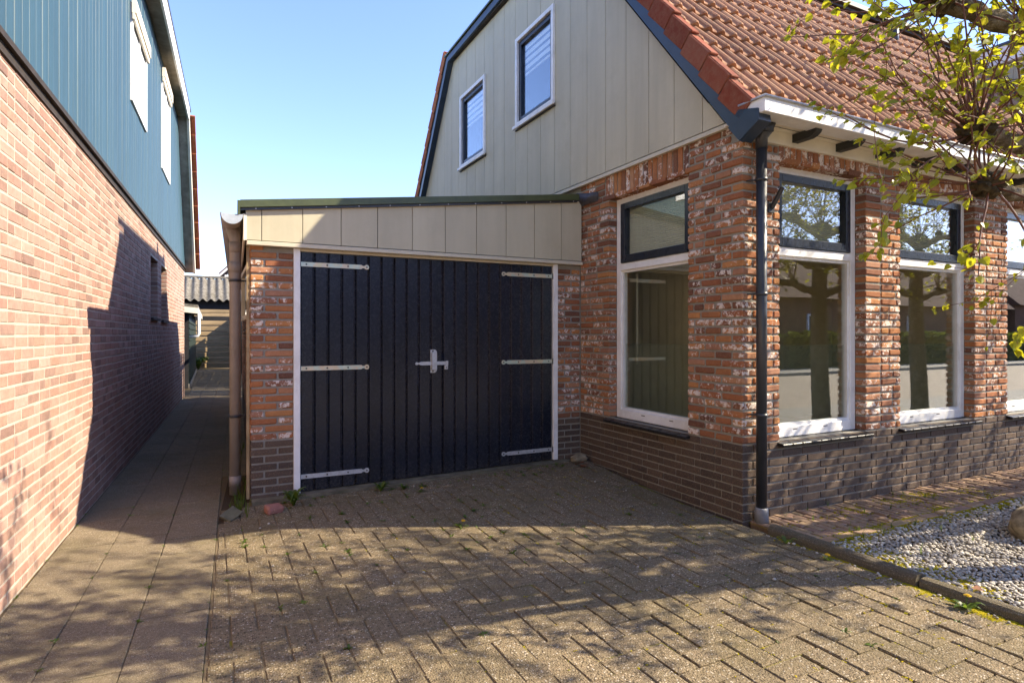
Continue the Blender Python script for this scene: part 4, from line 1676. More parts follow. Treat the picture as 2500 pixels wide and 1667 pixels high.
        if side == 0:
            l = MB()
            l.prism([(1.862, 1.035), (1.862, 1.255), (1.908, 1.255), (1.925, 1.238), (1.925, 1.052), (1.908, 1.035)], lambda a, b_, d_: (a, d_, b_), YF - .008, YF - .001)
            l.prism([(1.868, 1.065), (1.868, 1.225), (1.915, 1.225), (1.915, 1.065)], lambda a, b_, d_: (a, d_, b_), YF - .042, YF - .0085)
            l.prism([(1.735, 1.118), (1.775, 1.108), (2.03, 1.108), (2.03, 1.142), (1.775, 1.142), (1.735, 1.132)], lambda a, b_, d_: (a, d_, b_), YF - .022, YF - .010)
            l.tube([(1.722, YF - .024, 1.125), (1.722, YF - .008, 1.125)], .014, 12)
            for z in (1.05, 1.24):
                l.tube([(1.885, YF - .012, z), (1.885, YF - .006, z)], .008, 8, 1)
            child(l, 'bolt', ['galvanised', 'screw_dark'], door)
        else:
            l = MB()
            l.box(2.0, 2.032, YF - .026, YF - .001, 1.065, 1.105, 0, .002)
            l.box(2.018, 2.034, YF - .028, YF - .0015, 1.10, 1.146, 0, .002)
            l.tube([(2.016, YF - .03, 1.083), (2.016, YF - .02, 1.083)], .006, 8, 1)
            child(l, 'bolt_keeper', ['galvanised', 'screw_dark'], door)


make_garage()

# ================================================================== NEIGHBOUR HOUSE
def wx(y):
    return -1.083 + 0.0357 * y


NROT = -math.atan(0.0357)
neigh = tag(empty('neighbour_house', (wx(0), 0, 0)), 'neighbouring house with pink brick ground floor and blue boarded gable', 'house')


def make_neighbour():
    # local frame: s along the wall (from y=0), d outward (towards +X), z up
    ux, uy = math.sin(-NROT), math.cos(-NROT)
    nx_, ny_ = uy, -ux
    W = lambda s, d, z: (wx(0) + ux * s + nx_ * d, uy * s + ny_ * d, z)
    Rz = Matrix.Rotation(math.pi / 2 + NROT, 4, 'Z')
    S1 = 15.36
    opens = [(9.60, 10.40, 1.63, 2.49), (10.87, 11.68, 1.62, 2.49)]
    rc = .003
    LED = 2.875
    core = MB()

    def cbox(mb, s0, s1, d0, d1, z0, z1, mi=0):
        mb.prism([(s0, z0), (s1, z0), (s1, z1), (s0, z1)], lambda a, b, d: W(a, d, b), d0, d1, mi)
    cuts = [-3.0, 9.60, 10.40, 10.87, 11.68, S1]
    for a, b in zip(cuts[:-1], cuts[1:]):
        hole = [o for o in opens if abs(o[0] - a) < .01]
        if hole:
            cbox(core, a + .0, b, -.25, -rc, -.1, hole[0][2])
            cbox(core, a + .0, b, -.25, -rc, hole[0][3], LED)
        else:
            cbox(core, a + (rc if a > 0 else 0), b - (rc if b < S1 else 0), -.25, -rc, -.1, LED)
    cbox(core, S1 - .3, S1 - rc, -8, -.25, -.1, LED)
    cbox(core, -3.0, -2.7, -8, -.25, -.1, LED)
    wall = child(core, 'brick_wall', 'mortar_pale', neigh)
    P = Pieces('brick', 'brickwork', 300)
    rng = random.Random(31)
    ch, jt, D = .0665, .011, .10
    n = int(LED / ch)
    nrm = Vector((nx_, ny_, 0))
    for i in range(-1, n + 1):
        z = i * ch
        zc = z + (ch - jt) / 2
        if z + ch > LED + .01:
            continue
        h = ch - jt
        segs = [(1.2 + (.108 if i % 2 else 0.0), S1)]
        for o in opens:
            if z + ch > o[2] + .01 and z < o[3] - .01:
                new = []
                for a, b in segs:
                    if a < o[0] and b > o[1]:
                        new += [(a, o[0]), (o[1], b)]
                    else:
                        new.append((a, b))
                segs = new
        for a, b in segs:
            for s, e in fill(a, b, rng, jt, (.21, .21, .21, .10), None):
                c = Vector(W((s + e) / 2, -D / 2 + rng.uniform(-.0015, .0015), zc))
                geo = piece_geo('nb', (max(.02, round((e - s) / .005) * .005), D, h), rng.randrange(6), .0035, .0016)
                P.geo(geo, Matrix.Translation(c) @ Rz, 'pink_brick', e - s, nrm)
    P.build(wall)
    # ledge below the boards
    m = MB()
    cbox(m, -3, S1 + .02, -.05, .035, LED - .005, LED + .03)
    cbox(m, -3, S1 + .02, -.05, .012, LED - .06, LED - .0055)
    child(m, 'ledge', 'dark_trim', neigh)
    # cladding boards up to a mansard outline
    def top(s):
        return min(5.70, 5.72 - 1.54 * (s - 13.5))
    wins = [(7.78, 8.95, 3.98, 5.06), (10.70, 11.86, 3.97, 5.50)]
    bk_ = MB()
    cbox(bk_, -3, S1 - .9, -.25, -.02, LED, 4.3)
    cbox(bk_, -3, 13.4, -.25, -.02, 4.3, 5.7)
    clad = child(bk_, 'cladding', 'dark_trim', neigh)
    s = 1.5
    k = 0
    while s < S1:
        a, b = s + .0015, min(s + .1235, S1 + .01)
        s += .125
        d1 = rng.uniform(-.002, .002)
        spans = [(LED + .031, top(a), top(b))]
        mid = (a + b) / 2
        for w in wins:
            if w[0] < mid < w[1]:
                spans = [(LED + .031, w[2], w[2]), (w[3], top(a), top(b))]
        for z0, ta, tb in spans:
            bd = MB()
            if min(ta, tb) > z0 + .005:
                ch_ = .004
                # chamfered board: outline in plan extruded upwards
                plan = [(a, -.02), (a, .008 + d1), (a + ch_, .014 + d1), (b - ch_, .014 + d1), (b, .008 + d1), (b, -.02)]
                m2 = len(plan)
                tz = lambda q: ta + (tb - ta) * (q - a) / (b - a)
                vs = [W(q, d, z0) for q, d in plan] + [W(q, d, tz(q)) for q, d in plan]
                fs = [tuple(range(m2)), tuple(range(2 * m2 - 1, m2 - 1, -1))] + [(q, (q + 1) % m2, m2 + (q + 1) % m2, m2 + q) for q in range(m2)]
                bd.add(vs, fs)
            if bd.v:
                child(bd, 'cladding_board', 'blue_cladding', clad)
    # white upper windows
    for (a, b, z0, z1) in wins:
        f = MB()
        fw = .07
        cbox(f, a, a + fw, -.02, .035, z0, z1)
        cbox(f, b - fw, b, -.02, .035, z0, z1)
        cbox(f, a + fw, b - fw, -.02, .034, z1 - fw, z1)
        cbox(f, a + fw, b - fw, -.02, .034, z0, z0 + fw)
        cbox(f, (a + b) / 2 - .03, (a + b) / 2 + .03, -.02, .030, z0 + fw, z1 - fw)
        win = child(f, 'window', 'white_paint', neigh)
        p = MB()
        cbox(p, a + fw, b - fw, -.015, .018, z0 + fw, z1 - fw)
        child(p, 'shutter_panel', 'white_paint', win)
        h = MB()
        cbox(h, a - .02, b + .02, .03, .075, z1 - .12, z1 + .02)
        cbox(h, a - .02, b + .02, .0352, .06, z1 - .19, z1 - .121)
        child(h, 'head_board', 'warm_white_paint', win)
    # narrow ground-floor windows
    for (a, b, z0, z1) in opens:
        f = MB()
        cbox(f, a, b, -.16, -.12, z0, z1)
        win = child(f, 'window', 'dark_trim', neigh)
        f = MB()
        cbox(f, a - .01, b + .03, -.12, .035, z0 - .03, z0 + .005)
        child(f, 'sill', 'dark_trim', win)
    # overhanging roof edge: soffit, barge boards, roof body
    def band(mb, pts, d0, d1, t0, t1, mi=0):
        """strip following the mansard outline between offsets t0 and t1 above it"""
        for (s0, z0), (s1, z1) in zip(pts[:-1], pts[1:]):
            mb.prism([(s0, z0 + t0), (s1, z1 + t0), (s1, z1 + t1), (s0, z0 + t1)], lambda a, b, d: W(a, d, b), d0, d1, mi)
    flat = [(-3, 5.70), (13.51, 5.70)]
    m = MB()
    m.prism([(-3, 5.702), (13.52, 5.702), (13.52, 5.72), (-3, 5.72)], lambda a, b, d: W(a, d, b), .0, .20)
    child(m, 'soffit', 'soffit_wood', neigh)
    m = MB()
    m.prism([(-3, 5.66), (13.64, 5.66), (13.72, 5.93), (-3, 5.93)], lambda a, b, d: W(a, d, b), .185, .215)
    child(m, 'barge_board', 'white_paint', neigh)
    m = MB()
    steep = lambda t: [(13.51 + t, 5.72), (15.42 + t, 2.78)]
    def sq(t0, t1):
        return [(13.51 + t0, 5.70), (15.40 + t0, 2.79), (15.40 + t1, 2.79), (13.51 + t1, 5.70)]
    m.prism(sq(0.0, .03), lambda a, b, d: W(a, d, b), .0, .17)
    child(m, 'soffit', 'soffit_wood', neigh)
    m = MB()
    m.prism(sq(-.02, .20), lambda a, b, d: W(a, d, b), .171, .215)
    child(m, 'barge_board', 'warm_white_paint', neigh)
    m = MB()
    m.prism([(-3, 5.93), (13.9, 5.93), (13.9, 5.98), (-3, 5.98)], lambda a, b, d: W(a, d, b), -8, .225)
    m.prism([(13.62, 5.9), (15.5, 2.95), (15.62, 2.95), (13.74, 5.9)], lambda a, b, d: W(a, d, b), -8, .17)
    m.prism([(-2.8, LED + .05), (-2.6, LED + .05), (-2.6, 5.9), (-2.8, 5.9)], lambda a, b, d: W(a, d, b), -8, -.05)
    roof = child(m, 'roof', 'pipe_dark', neigh)
    for k in range(9):
        t = (k + .5) / 9
        s0, z0 = 13.86 + (15.72 - 13.86) * t, 5.86 + (2.93 - 5.86) * t
        m = MB()
        dirv = Vector((15.72 - 13.86, 2.93 - 5.86)).normalized()
        nv = Vector((-dirv.y, dirv.x)) * 1.0
        L = .20
        q = []
        for (l, h) in ((-L, -.07), (L, -.04), (L, .05), (-L, .0)):
            q.append((s0 + dirv.x * l + nv.x * h, z0 + dirv.y * l + nv.y * h))
        m.prism(q, lambda a, b, d: W(a, d, b), -.02, .30)
        child(m, 'roof_tile', 'old_red_tile', roof)


make_neighbour()


# ================================================================== END OF THE ALLEY
def make_alley_end():
    def P2(u, z):                       # depth along the view axis -> world XY
        x = (u - CX) / F_PX * z
        return (x * CT + z * ST, -x * ST + z * CT)
    FYY = 27.0
    # plank fence across the end of the alley, facing the camera side (-Y)
    fz0, fz1 = 0.06, 2.42
    fx0, fx1 = -2.6, 1.0
    fence = tag(empty('plank_fence', (fx0, FYY, 0)), 'weathered horizontal plank fence closing the end of the alley', 'fence')
    n = 11
    ph = (fz1 - fz0) / n
    for k in range(n):
        m = MB()
        top2 = k >= n - 2
        h = .05 if top2 else .155
        z0 = fz0 + k * ph if not top2 else 2.12 + (k - n + 2) * .15
        m.box(fx0, fx1, FYY + (.0 if k % 2 else .012), FYY + .03, z0, z0 + ph - .045 if not top2 else z0 + .13, 0, .004)
        child(m, 'plank', 'old_plank', fence)
    for x in (fx0 + .1, fx1 - .1):
        m = MB()
        m.box(x - .045, x + .045, FYY + .031, FYY + .12, 0, 2.45, 0, .006)
        child(m, 'post', 'old_plank', fence)
    # shed with corrugated roof behind the fence
    shed = tag(empty('garden_shed', (-1, 28, 0)), 'dark shed with grey corrugated roof behind the plank fence', 'shed')
    m = MB()
    m.box(-3.6, 1.6, 27.9, 31.5, 0, 2.95)
    child(m, 'wall', 'tarred_wall', shed)
    pitch = .30
    for q in range(3):
        x0, x1 = -3.75 + q * 1.80, -3.75 + (q + 1) * 1.80 + .02
        vs, fs = [], []
        nseg = 72
        for k in range(nseg + 1):
            x = x0 + (x1 - x0) * k / nseg
            w = .052 * math.cos(2 * math.pi * x / pitch)
            for (y, z) in ((27.55, 2.80), (29.4, 3.86)):
                vs.append((x, y, z + w + q * .004))
            for (y, z) in ((27.55, 2.785), (29.4, 3.845)):
                vs.append((x, y, z + w + q * .004))
        for k in range(nseg):
            o = 4 * k
            fs += [(o, o + 4, o + 5, o + 1), (o + 2, o + 3, o + 7, o + 6), (o, o + 2, o + 6, o + 4)]
        m = MB()
        m.add(vs, fs, 0, True)
        child(m, 'roof_sheet', 'fibre_cement', shed)
    m = MB()
    m.box(-3.8, 1.7, 29.33, 29.5, 3.84, 3.95, 0, .02)
    child(m, 'ridge_cap', 'fibre_cement', shed)
    # small dark green shed on the left of the alley
    gs = tag(empty('green_shed', (-.9, 19, 0)), 'small dark green board shed with white gutter pipe beside the alley', 'shed')
    xw = -.52
    y0, y1 = 17.6, 25.2
    m = MB()
    m.box(-3.5, xw, y0, y1, 0, 2.05)
    child(m, 'wall', 'tarred_wall', gs)
    nb = 12
    for k in range(nb):
        z0 = .12 + k * .158
        m = MB()
        m.prism([(z0, xw + .03), (z0 + .165, xw + .008), (z0 + .165, xw + .001), (z0, xw + .001)], lambda a, b, d: (b, d, a), y0, y1)
        child(m, 'board', 'green_board', gs)
    m = MB()
    m.prism([(-.30, 2.08), (-3.5, 2.42), (-3.5, 2.50), (-.30, 2.16)], lambda a, b, d: (a, d, b), y0 - .2, y1)
    rf = child(m, 'roof', 'fibre_cement', gs)
    m = MB()
    m.prism([(-.29, 1.93), (-3.5, 2.27), (-3.5, 2.41), (-.29, 2.075)], lambda a, b, d: (a, d, b), y0 - .23, y0 - .2)
    m.box(-.32, -.29, y0 - .2, y1, 1.95, 2.075)
    child(m, 'fascia', 'warm_white_paint', rf)
    m = MB()
    m.tube([(-.28, y0 + .1, 1.94), (-.28, y0 + .1, 1.42), (-.30, y0 + .1, 1.36), (-.5, y0 + .1, 1.33)], .04, 12)
    child(m, 'gutter_pipe', 'white_paint', gs)
    m = MB()
    m.box(xw + .0, xw + .06, y0, y1, 0, .12)
    child(m, 'concrete_foot', 'asphalt_flag', gs)
    # picket screen beyond the garage: lets strips of sun onto the alley
    sc = tag(empty('picket_screen', (.95, 13.3, 0)), 'tall dark picket screen behind the garage along the alley', 'fence')
    y = 13.35
    k = 0
    while y < 26.8:
        m = MB()
        w = .30 if k in (2, 7) else .40
        m.box(.95, .975, y, y + w, 0, 2.25 - (.03 * (k % 3)), 0, .003)
        child(m, 'board', 'green_board', sc)
        y += w + (.035 if k not in (1, 2, 6, 7) else .11)
        k += 1
    m = MB()
    m.box(.976, 1.02, 13.3, 26.8, 1.9, 1.98)
    child(m, 'rail', 'green_board', sc)
    # distant house: only its gable peak shows over the shed
    dh = tag(empty('distant_house', (-3, 45, 0)), 'distant house gable with red roof peeking over the corrugated shed', 'house')
    m = MB()
    m.box(1.0, 8, 53.6, 60, 0, 6.2)
    child(m, 'wall', 'white_paint', dh)
    m = MB()
    m.prism([(.55, 6.05), (4.5, 10.0), (8.45, 6.05), (8.45, 6.3), (4.5, 10.3), (.55, 6.3)], lambda a, b, d: (a, d, b), 53.3, 60.4)
    child(m, 'roof', 'far_roof', dh)
    m = MB()
    m.prism([(.5, 5.9), (4.5, 9.85), (8.5, 5.9), (8.5, 6.1), (4.5, 10.08), (.5, 6.1)], lambda a, b, d: (a, d, b), 53.2, 53.29)
    child(m, 'barge_board', 'white_paint', dh)


make_alley_end()


# ================================================================== OPPOSITE SIDE OF THE STREET (seen in the window panes)
def make_opposite():
    spans = ((2, 10, 3.1), (11, 20.5, 3.0), (21.5, 32, 3.2), (33, 45, 3.0), (46, 60, 3.3), (61, 82, 3.1))
    which = ('first', 'second', 'third', 'fourth', 'fifth', 'last')
    labels = ['%s brick house along the opposite side of the street, mirrored in the front windows' % w for w in which]
    for k, (x0, x1, h) in enumerate(spans):
        o = tag(empty('opposite_house', (x0, -13, 0)), labels[k], 'house', 'houses across the street')
        m = MB()
        m.box(x0, x1, -20, -13, 0, h)
        child(m, 'wall', 'far_brick', o)
        m = MB()
        m.prism([(-12.6, h - .05), (-16.5, h + 3.4), (-20.4, h - .05)], lambda a, b, d: (d, a, b), x0 - .2, x1 + .2)
        child(m, 'roof', 'far_roof', o)
        for q in range(3):
            c = x0 + (x1 - x0) * (q + .5) / 3
            m = MB()
            for (a, b, z0, z1) in ((c - .7, c - .6, .8, 2.4), (c + .6, c + .7, .8, 2.4), (c - .6, c + .6, .8, .9), (c - .6, c + .6, 2.3, 2.4)):
                m.box(a, b, -13.0, -12.93, z0, z1)
            w = child(m, 'window', 'white_paint', o)
            m = MB()
            m.box(c - .6, c + .6, -12.985, -12.975, .9, 2.3)
            child(m, 'pane', 'dark_room', w)
    rng = random.Random(41)
    for k, (x0, x1) in enumerate(((1.0, 9.0), (10.2, 19.0), (20.5, 60.0))):
        root = tag(empty('hedge', (x0, -10.2, 0)), ['clipped hedge across the street mirrored in the first front window', 'clipped hedge across the street mirrored in the second front window', 'long hedge at the far end across the street'][k], 'hedge', 'hedges across the street')
        m = MB()
        for _ in range(int(330 * (x1 - x0))):
            x, y, z = rng.uniform(x0, x1), rng.uniform(-10.8, -9.6), rng.uniform(.05, 1.5)
            if rng.random() < .6:
                y = -9.6 + rng.uniform(-.1, .1)
            s = rng.uniform(.05, .11)
            a = Vector((rng.gauss(0, 1), rng.gauss(0, 1), rng.gauss(0, 1))).normalized()
            b = a.orthogonal().normalized() * s
            a = a * s
            c = Vector((x, y, z))
            m.add([c - a, c + b, c + a, c - b], [(0, 1, 2, 3)])
        child(m, 'foliage', 'hedge_leaf', root)
        m = MB()
        m.box(x0 + .1, x1 - .1, -10.6, -9.9, 0, 1.3)
        child(m, 'branches', 'dark_trim', root)


make_opposite()


# ================================================================== LIME TREES
LEAF_V = np.array([(0, 0, 0), (-.34, .02, .10), (-.50, .34, .16), (-.34, .72, .08), (0, 1.10, -.10), (.34, .72, .08), (.50, .34, .16), (.34, .02, .10), (0, .42, -.02)])
LEAF_F = [(0, 8, 1), (1, 8, 2), (2, 8, 3), (3, 8, 4), (4, 8, 5), (5, 8, 6), (6, 8, 7), (7, 8, 0)]
LEAF_GEO = (LEAF_V, LEAF_F, {})


def lime_tree(tx, ty, label, limbs, seed, leaves_limit, shoot=1.0, detail=True):
    rng = random.Random(seed)
    root = tag(empty('lime_tree', (tx, ty, 0)), label, 'tree', 'pollarded lime trees in front of the house')
    t = MB()
    pts, rad = [], []
    for k in range(9):
        f = k / 8
        pts.append((tx + .02 * math.sin(5 * f + seed), ty + .02 * math.cos(4 * f), -.05 + 2.75 * f))
        rad.append(.125 - .035 * f + (.05 if k == 0 else 0))
    t.tube(pts, rad, 14)
    child(t, 'trunk', 'bark', root)
    P = Pieces('leaf', 'foliage', leaves_limit)
    tw = MB()

    def put_leaf(p, d, size):
        d = (d + Vector((rng.gauss(0, .45), rng.gauss(0, .45), -rng.uniform(.3, 1.1)))).normalized()
        side = d.cross(Vector((rng.gauss(0, .5), rng.gauss(0, .5), 1))).normalized()
        up = side.cross(d).normalized()
        M = Matrix.Translation(p) @ Matrix((side, d, up)).transposed().to_4x4() @ Matrix.Scale(size, 4)
        P.geo(LEAF_GEO, M, 'young_leaf', size)

    def twig(p, d, L, r, lv):
        n = max(4, int(L / .085))
        pts, rad = [p.copy()], [r]
        q = p.copy()
        d = d.normalized()
        bend = Vector((rng.gauss(0, .06), rng.gauss(0, .06), rng.uniform(-.03, .13)))
        for k in range(n):
            d = (d + bend + Vector((rng.gauss(0, .075), rng.gauss(0, .075), rng.gauss(0, .075)))).normalized()
            q = q + d * (L / n)
            pts.append(q.copy())
            rad.append(max(.0018, r * (1 - .6 * (k + 1) / n)))
            if k >= 1 and rng.random() < (.95 if L < .9 else .7):
                cnt = 1 + (rng.random() < .65) + (rng.random() < .25)
                for _ in range(cnt):
                    put_leaf(q + Vector((rng.gauss(0, .008), rng.gauss(0, .008), rng.gauss(0, .008))), d, rng.choice((.02, .028, .036, .046)))
            if lv > 0 and rng.random() < .24 and k > 1:
                sd = (d + Vector((rng.gauss(0, .6), rng.gauss(0, .6), rng.gauss(0, .4)))).normalized()
                twig(q, sd, L * rng.uniform(.25, .5), rad[-1] * .75, lv - 1)
        put_leaf(q, d, .03)
        tw.tube(pts, rad, 5 if detail else 4, caps=False)

    for path, r0, r1, knobs in limbs:
        lm = MB()
        pp = [Vector(p) for p in path]
        # smooth resample with knobbly girth
        out, rad = [], []
        N = 7
        for i in range(len(pp) - 1):
            for k in range(N):
                f = k / N
                p = pp[i].lerp(pp[i + 1], f) + Vector((rng.gauss(0, .006), rng.gauss(0, .006), rng.gauss(0, .008)))
                g = (i + f) / (len(pp) - 1)
                out.append(p)
                rad.append((r0 + (r1 - r0) * g) * .85 * rng.uniform(.86, 1.2))
        out.append(pp[-1]); rad.append(r1 * 1.15)
        lm.tube(out, rad, 10)
        limb = child(lm, 'limb', 'bark', root)
        for (kp, kr, ns, main, spread, lenr) in knobs:
            kp = Vector(kp)
            kb = MB()
            bm = bmesh.new()
            bmesh.ops.create_icosphere(bm, subdivisions=3, radius=1)
            for v in bm.verts:
                d = v.co.normalized()
                v.co = kp + Vector((d.x * 1.15, d.y, d.z * .9)) * kr * (1 + .22 * math.sin(9 * d.x + seed) * math.sin(8 * d.y) + .16 * math.sin(15 * d.z + 6 * d.x) + rng.gauss(0, .10))
            kb.add([v.co[:] for v in bm.verts], [tuple(v.index for v in f.verts) for f in bm.faces], 0, False)
            bm.free()
            child(kb, 'knuckle', 'knuckle_bark', limb)
            for _ in range(ns):
                d = (Vector(main) + Vector((rng.gauss(0, spread), rng.gauss(0, spread), rng.gauss(0, spread)))).normalized()
                twig(kp + d * kr * .6, d, rng.uniform(*lenr) * shoot, rng.uniform(.004, .007), 2)
    child(tw, 'twigs', 'twig_bark', root, kind='stuff')
    # leaves are placed in world space below a part with its own world frame
    cr = part_at_origin('crown', root)
    P.build(cr)
    return root


def tree_one():
    T = (5.3, 1.27)
    limbs = [
        ([(5.3, 1.27, 2.3), (4.6, 1.38, 2.36), (3.95, 1.5, 2.33), (3.36, 1.6, 2.39)], .075, .045,
         [((3.36, 1.6, 2.40), .075, 32, (-.4, .0, .45), .52, (.3, .8)), ((3.75, 1.53, 2.38), .055, 14, (0, 0, .9), .45, (.4, 1.0)), ((4.5, 1.4, 2.40), .06, 14, (0, 0, .9), .5, (.5, 1.4))]),
        ([(5.3, 1.27, 2.0), (4.5, 1.40, 2.05), (3.9, 1.48, 2.08), (3.37, 1.55, 2.11)], .06, .035,
         [((3.37, 1.55, 2.12), .065, 26, (-.45, .0, .25), .42, (.25, .7)), ((3.8, 1.49, 2.11), .05, 10, (-.1, 0, .9), .45, (.3, .9))]),
        ([(5.3, 1.27, 2.65), (4.7, 1.38, 2.86), (4.1, 1.47, 2.90), (3.62, 1.53, 2.93), (3.22, 1.70, 3.05)], .08, .05,
         [((3.24, 1.69, 3.07), .085, 24, (-.4, .1, .05), .5, (.3, .7)), ((3.7, 1.53, 2.99), .06, 16, (-.1, 0, .9), .5, (.5, 1.4)), ((4.4, 1.42, 2.95), .065, 18, (0, 0, .9), .5, (.6, 1.7))]),
        ([(5.3, 1.27, 2.2), (6.0, 1.25, 2.36), (6.5, 1.25, 2.40)], .07, .045,
         [((6.5, 1.25, 2.42), .07, 20, (.4, 0, .5), .6, (.4, 1.2)), ((5.9, 1.25, 2.42), .06, 16, (0, 0, .9), .5, (.5, 1.5))]),
        ([(5.3, 1.27, 2.65), (5.9, 1.25, 2.9), (6.5, 1.25, 2.98)], .08, .05,
         [((6.5, 1.25, 3.0), .08, 22, (.4, 0, .5), .6, (.5, 1.4)), ((5.35, 1.27, 2.85), .11, 30, (0, 0, 1), .5, (.8, 2.2)), ((5.9, 1.25, 3.0), .06, 20, (0, 0, 1), .5, (.7, 2.0))]),
    ]
    lime_tree(T[0], T[1], 'pollarded lime tree nearest the driveway, leafy twigs hanging before the roof', limbs, 5, 300)


def tree_other(tx, ty, seed, label):
    limbs = []
    for sg in (-1, 1):
        for z, e in ((2.05, .05), (2.4, .06), (2.85, .15)):
            kn = [((tx + sg * 1.1, ty, z + e), .07, 16, (sg * .4, 0, .6), .6, (.35, 1.1)), ((tx + sg * .55, ty, z + e), .055, 10, (0, 0, 1), .5, (.4, 1.3))]
            limbs.append(([(tx, ty, z - .1), (tx + sg * .55, ty, z + e * .6), (tx + sg * 1.1, ty, z + e)], .065, .04, kn))
    limbs[-1][3].append(((tx, ty, 2.85), .11, 24, (0, 0, 1), .5, (.7, 1.9)))
    lime_tree(tx, ty, label, limbs, seed, 0, detail=False)


tree_one()
tree_other(7.55, 1.2, 9, 'pollarded lime tree outside the view, mirrored in the first front window')
tree_other(9.85, 1.2, 14, 'pollarded lime tree outside the view, mirrored in the second front window')


# ================================================================== SMALL THINGS
def blob(name, label, cat, c, dims, mat, seed, sub=3, rough=.12, flat=0.0):
    rng = random.Random(seed)
    bm = bmesh.new()
    bmesh.ops.create_icosphere(bm, subdivisions=sub, radius=1)
    ph = [rng.uniform(0, 6.28) for _ in range(6)]
    for v in bm.verts:
        d = v.co.normalized()
        k = 1 + rough * (math.sin(3.1 * d.x + ph[0]) * math.sin(2.7 * d.y + ph[1]) + .6 * math.sin(6 * d.z + ph[2]) * math.sin(5 * d.x + ph[3]) + .3 * math.sin(12 * d.y + ph[4]))
        v.co = Vector((d.x * dims[0], d.y * dims[1], d.z * dims[2])) * k
    m = MB()
    m.add([v.co[:] for v in bm.verts], [tuple(v.index for v in f.verts) for f in bm.faces], 0, True)
    bm.free()
    o = m.build(name, mat)
    o.location = c
    return tag(o, label, cat)


blob('boulder', 'rounded tan boulder lying on the pale gravel', 'boulder', (5.07, 2.03, .085), (.22, .18, .145), 'boulder_stone', 2)
blob('rubble_stone', 'rough brown stone lying in the corner between garage and house', 'stone', (3.40, 5.22, .115), (.11, .05, .048), 'boulder_stone', 5, rough=.2)


def loose_brick():
    V, f = bevel_box(.13, .095, .062, .012, .006, random.Random(3))
    m = MB()
    m.add(V, f)
    o = m.build('loose_brick', 'loose_brick_clay')
    o.location = (.44, 5.02, .034)
    o.rotation_euler = (.15, 0.05, .35)
    tag(o, 'broken pink brick lying before the garage pier', 'brick')
    V, f = bevel_box(.15, .09, .02, .003, .012, random.Random(8))
    m = MB()
    m.add(V, f)
    o = m.build('broken_tile', 'threshold')
    o.location = (.14, 5.03, .03)
    o.rotation_euler = (.5, -.25, .9)
    tag(o, 'broken mossy tile leaning at the foot of the downpipe', 'tile')


loose_brick()


def weed(x, y, label, n, size, flower=False, tall=0.0, seed=0, z=None, grass=False):
    rng = random.Random(seed * 7 + 1)
    z = gz(x, y) - .004 if z is None else z
    root = tag(empty('dandelion' if flower else ('grass_tuft' if grass else 'weed'), (x, y, z)), label, 'flower' if flower else 'weed', 'weeds in the paving')
    m = MB()
    for k in range(n):
        a = 6.283 * k / n + rng.uniform(-.4, .4)
        d = Vector((math.cos(a), math.sin(a), 0))
        s = Vector((-d.y, d.x, 0))
        L = size * rng.uniform(.6, 1.2)
        if grass:
            w, h = .0022, rng.uniform(.6, 1.4)
        else:
            w, h = L * .16, rng.uniform(.15, .6) + tall
        pts = []
        for q in range(5):
            f = q / 4
            c = d * (L * f * (1 if not grass else .6)) + Vector((0, 0, L * h * math.sin(f * 2.3) * (1 if not grass else 1.2)))
            ww = w * (math.sin(math.pi * min(1, f * .9 + .12)) if not grass else (1 - f * .9))
            pts.append((c - s * ww, c + s * ww))
        vs = [p for pr in pts for p in pr]
        m.add(vs, [(2 * q, 2 * q + 1, 2 * q + 3, 2 * q + 2) for q in range(4)])
    m.build('leaves', 'weed_leaf', root)
    if flower:
        st = MB()
        hx = (rng.uniform(-.02, .02), rng.uniform(-.02, .02), size * .75)
        st.tube([(0, 0, 0), (hx[0] * .3, hx[1] * .3, hx[2] * .5), hx], .0022, 5)
        st.build('stem', 'weed_leaf', root)
        fl = MB()
        for ring, (r_, h, nn) in enumerate(((.019, .002, 16), (.014, .006, 14), (.008, .009, 10))):
            for k in range(nn):
                a = 6.283 * k / nn + ring * .2
                d = Vector((math.cos(a), math.sin(a), 0))
                s = Vector((-d.y, d.x, 0)) * r_ * .18
                c = Vector(hx)
                fl.add([c + Vector((0, 0, h * .6)), c + d * r_ * .7 + s + Vector((0, 0, h)), c + d * r_ + Vector((0, 0, h * .9)), c + d * r_ * .7 - s + Vector((0, 0, h))], [(0, 1, 2, 3)])
        fl.build('flower_head', 'dandelion', root)
    return root


weed(3.45, 1.93 - .24, 'dandelion with open yellow flower nearest the camera beside the kerb', 12, .085, True, seed=1)
weed(3.42, 2.43, 'dandelion with yellow flower in the middle of the kerb line', 9, .05, True, seed=2)
weed(1.62, 4.03, 'small dandelion standing alone in the sunlit driveway edge', 8, .06, True, seed=3)
weed(1.63, 5.0, 'dandelion bud in shade before the garage doors', 8, .05, True, seed=4)
weed(.60, 5.14, 'bushy weed growing beside the broken pink brick', 34, .10, tall=.7, seed=5)
weed(1.33, 5.2, 'low bushy weed at the threshold left of the door bolt', 30, .075, tall=.4, seed=6)
weed(1.52, 5.14, 'small weed at the threshold below the door bolt', 20, .055, tall=.4, seed=7)
weed(3.44, 2.75, 'broad-leaved weed at the kerb near the downpipe foot', 6, .07, tall=.2, seed=8)


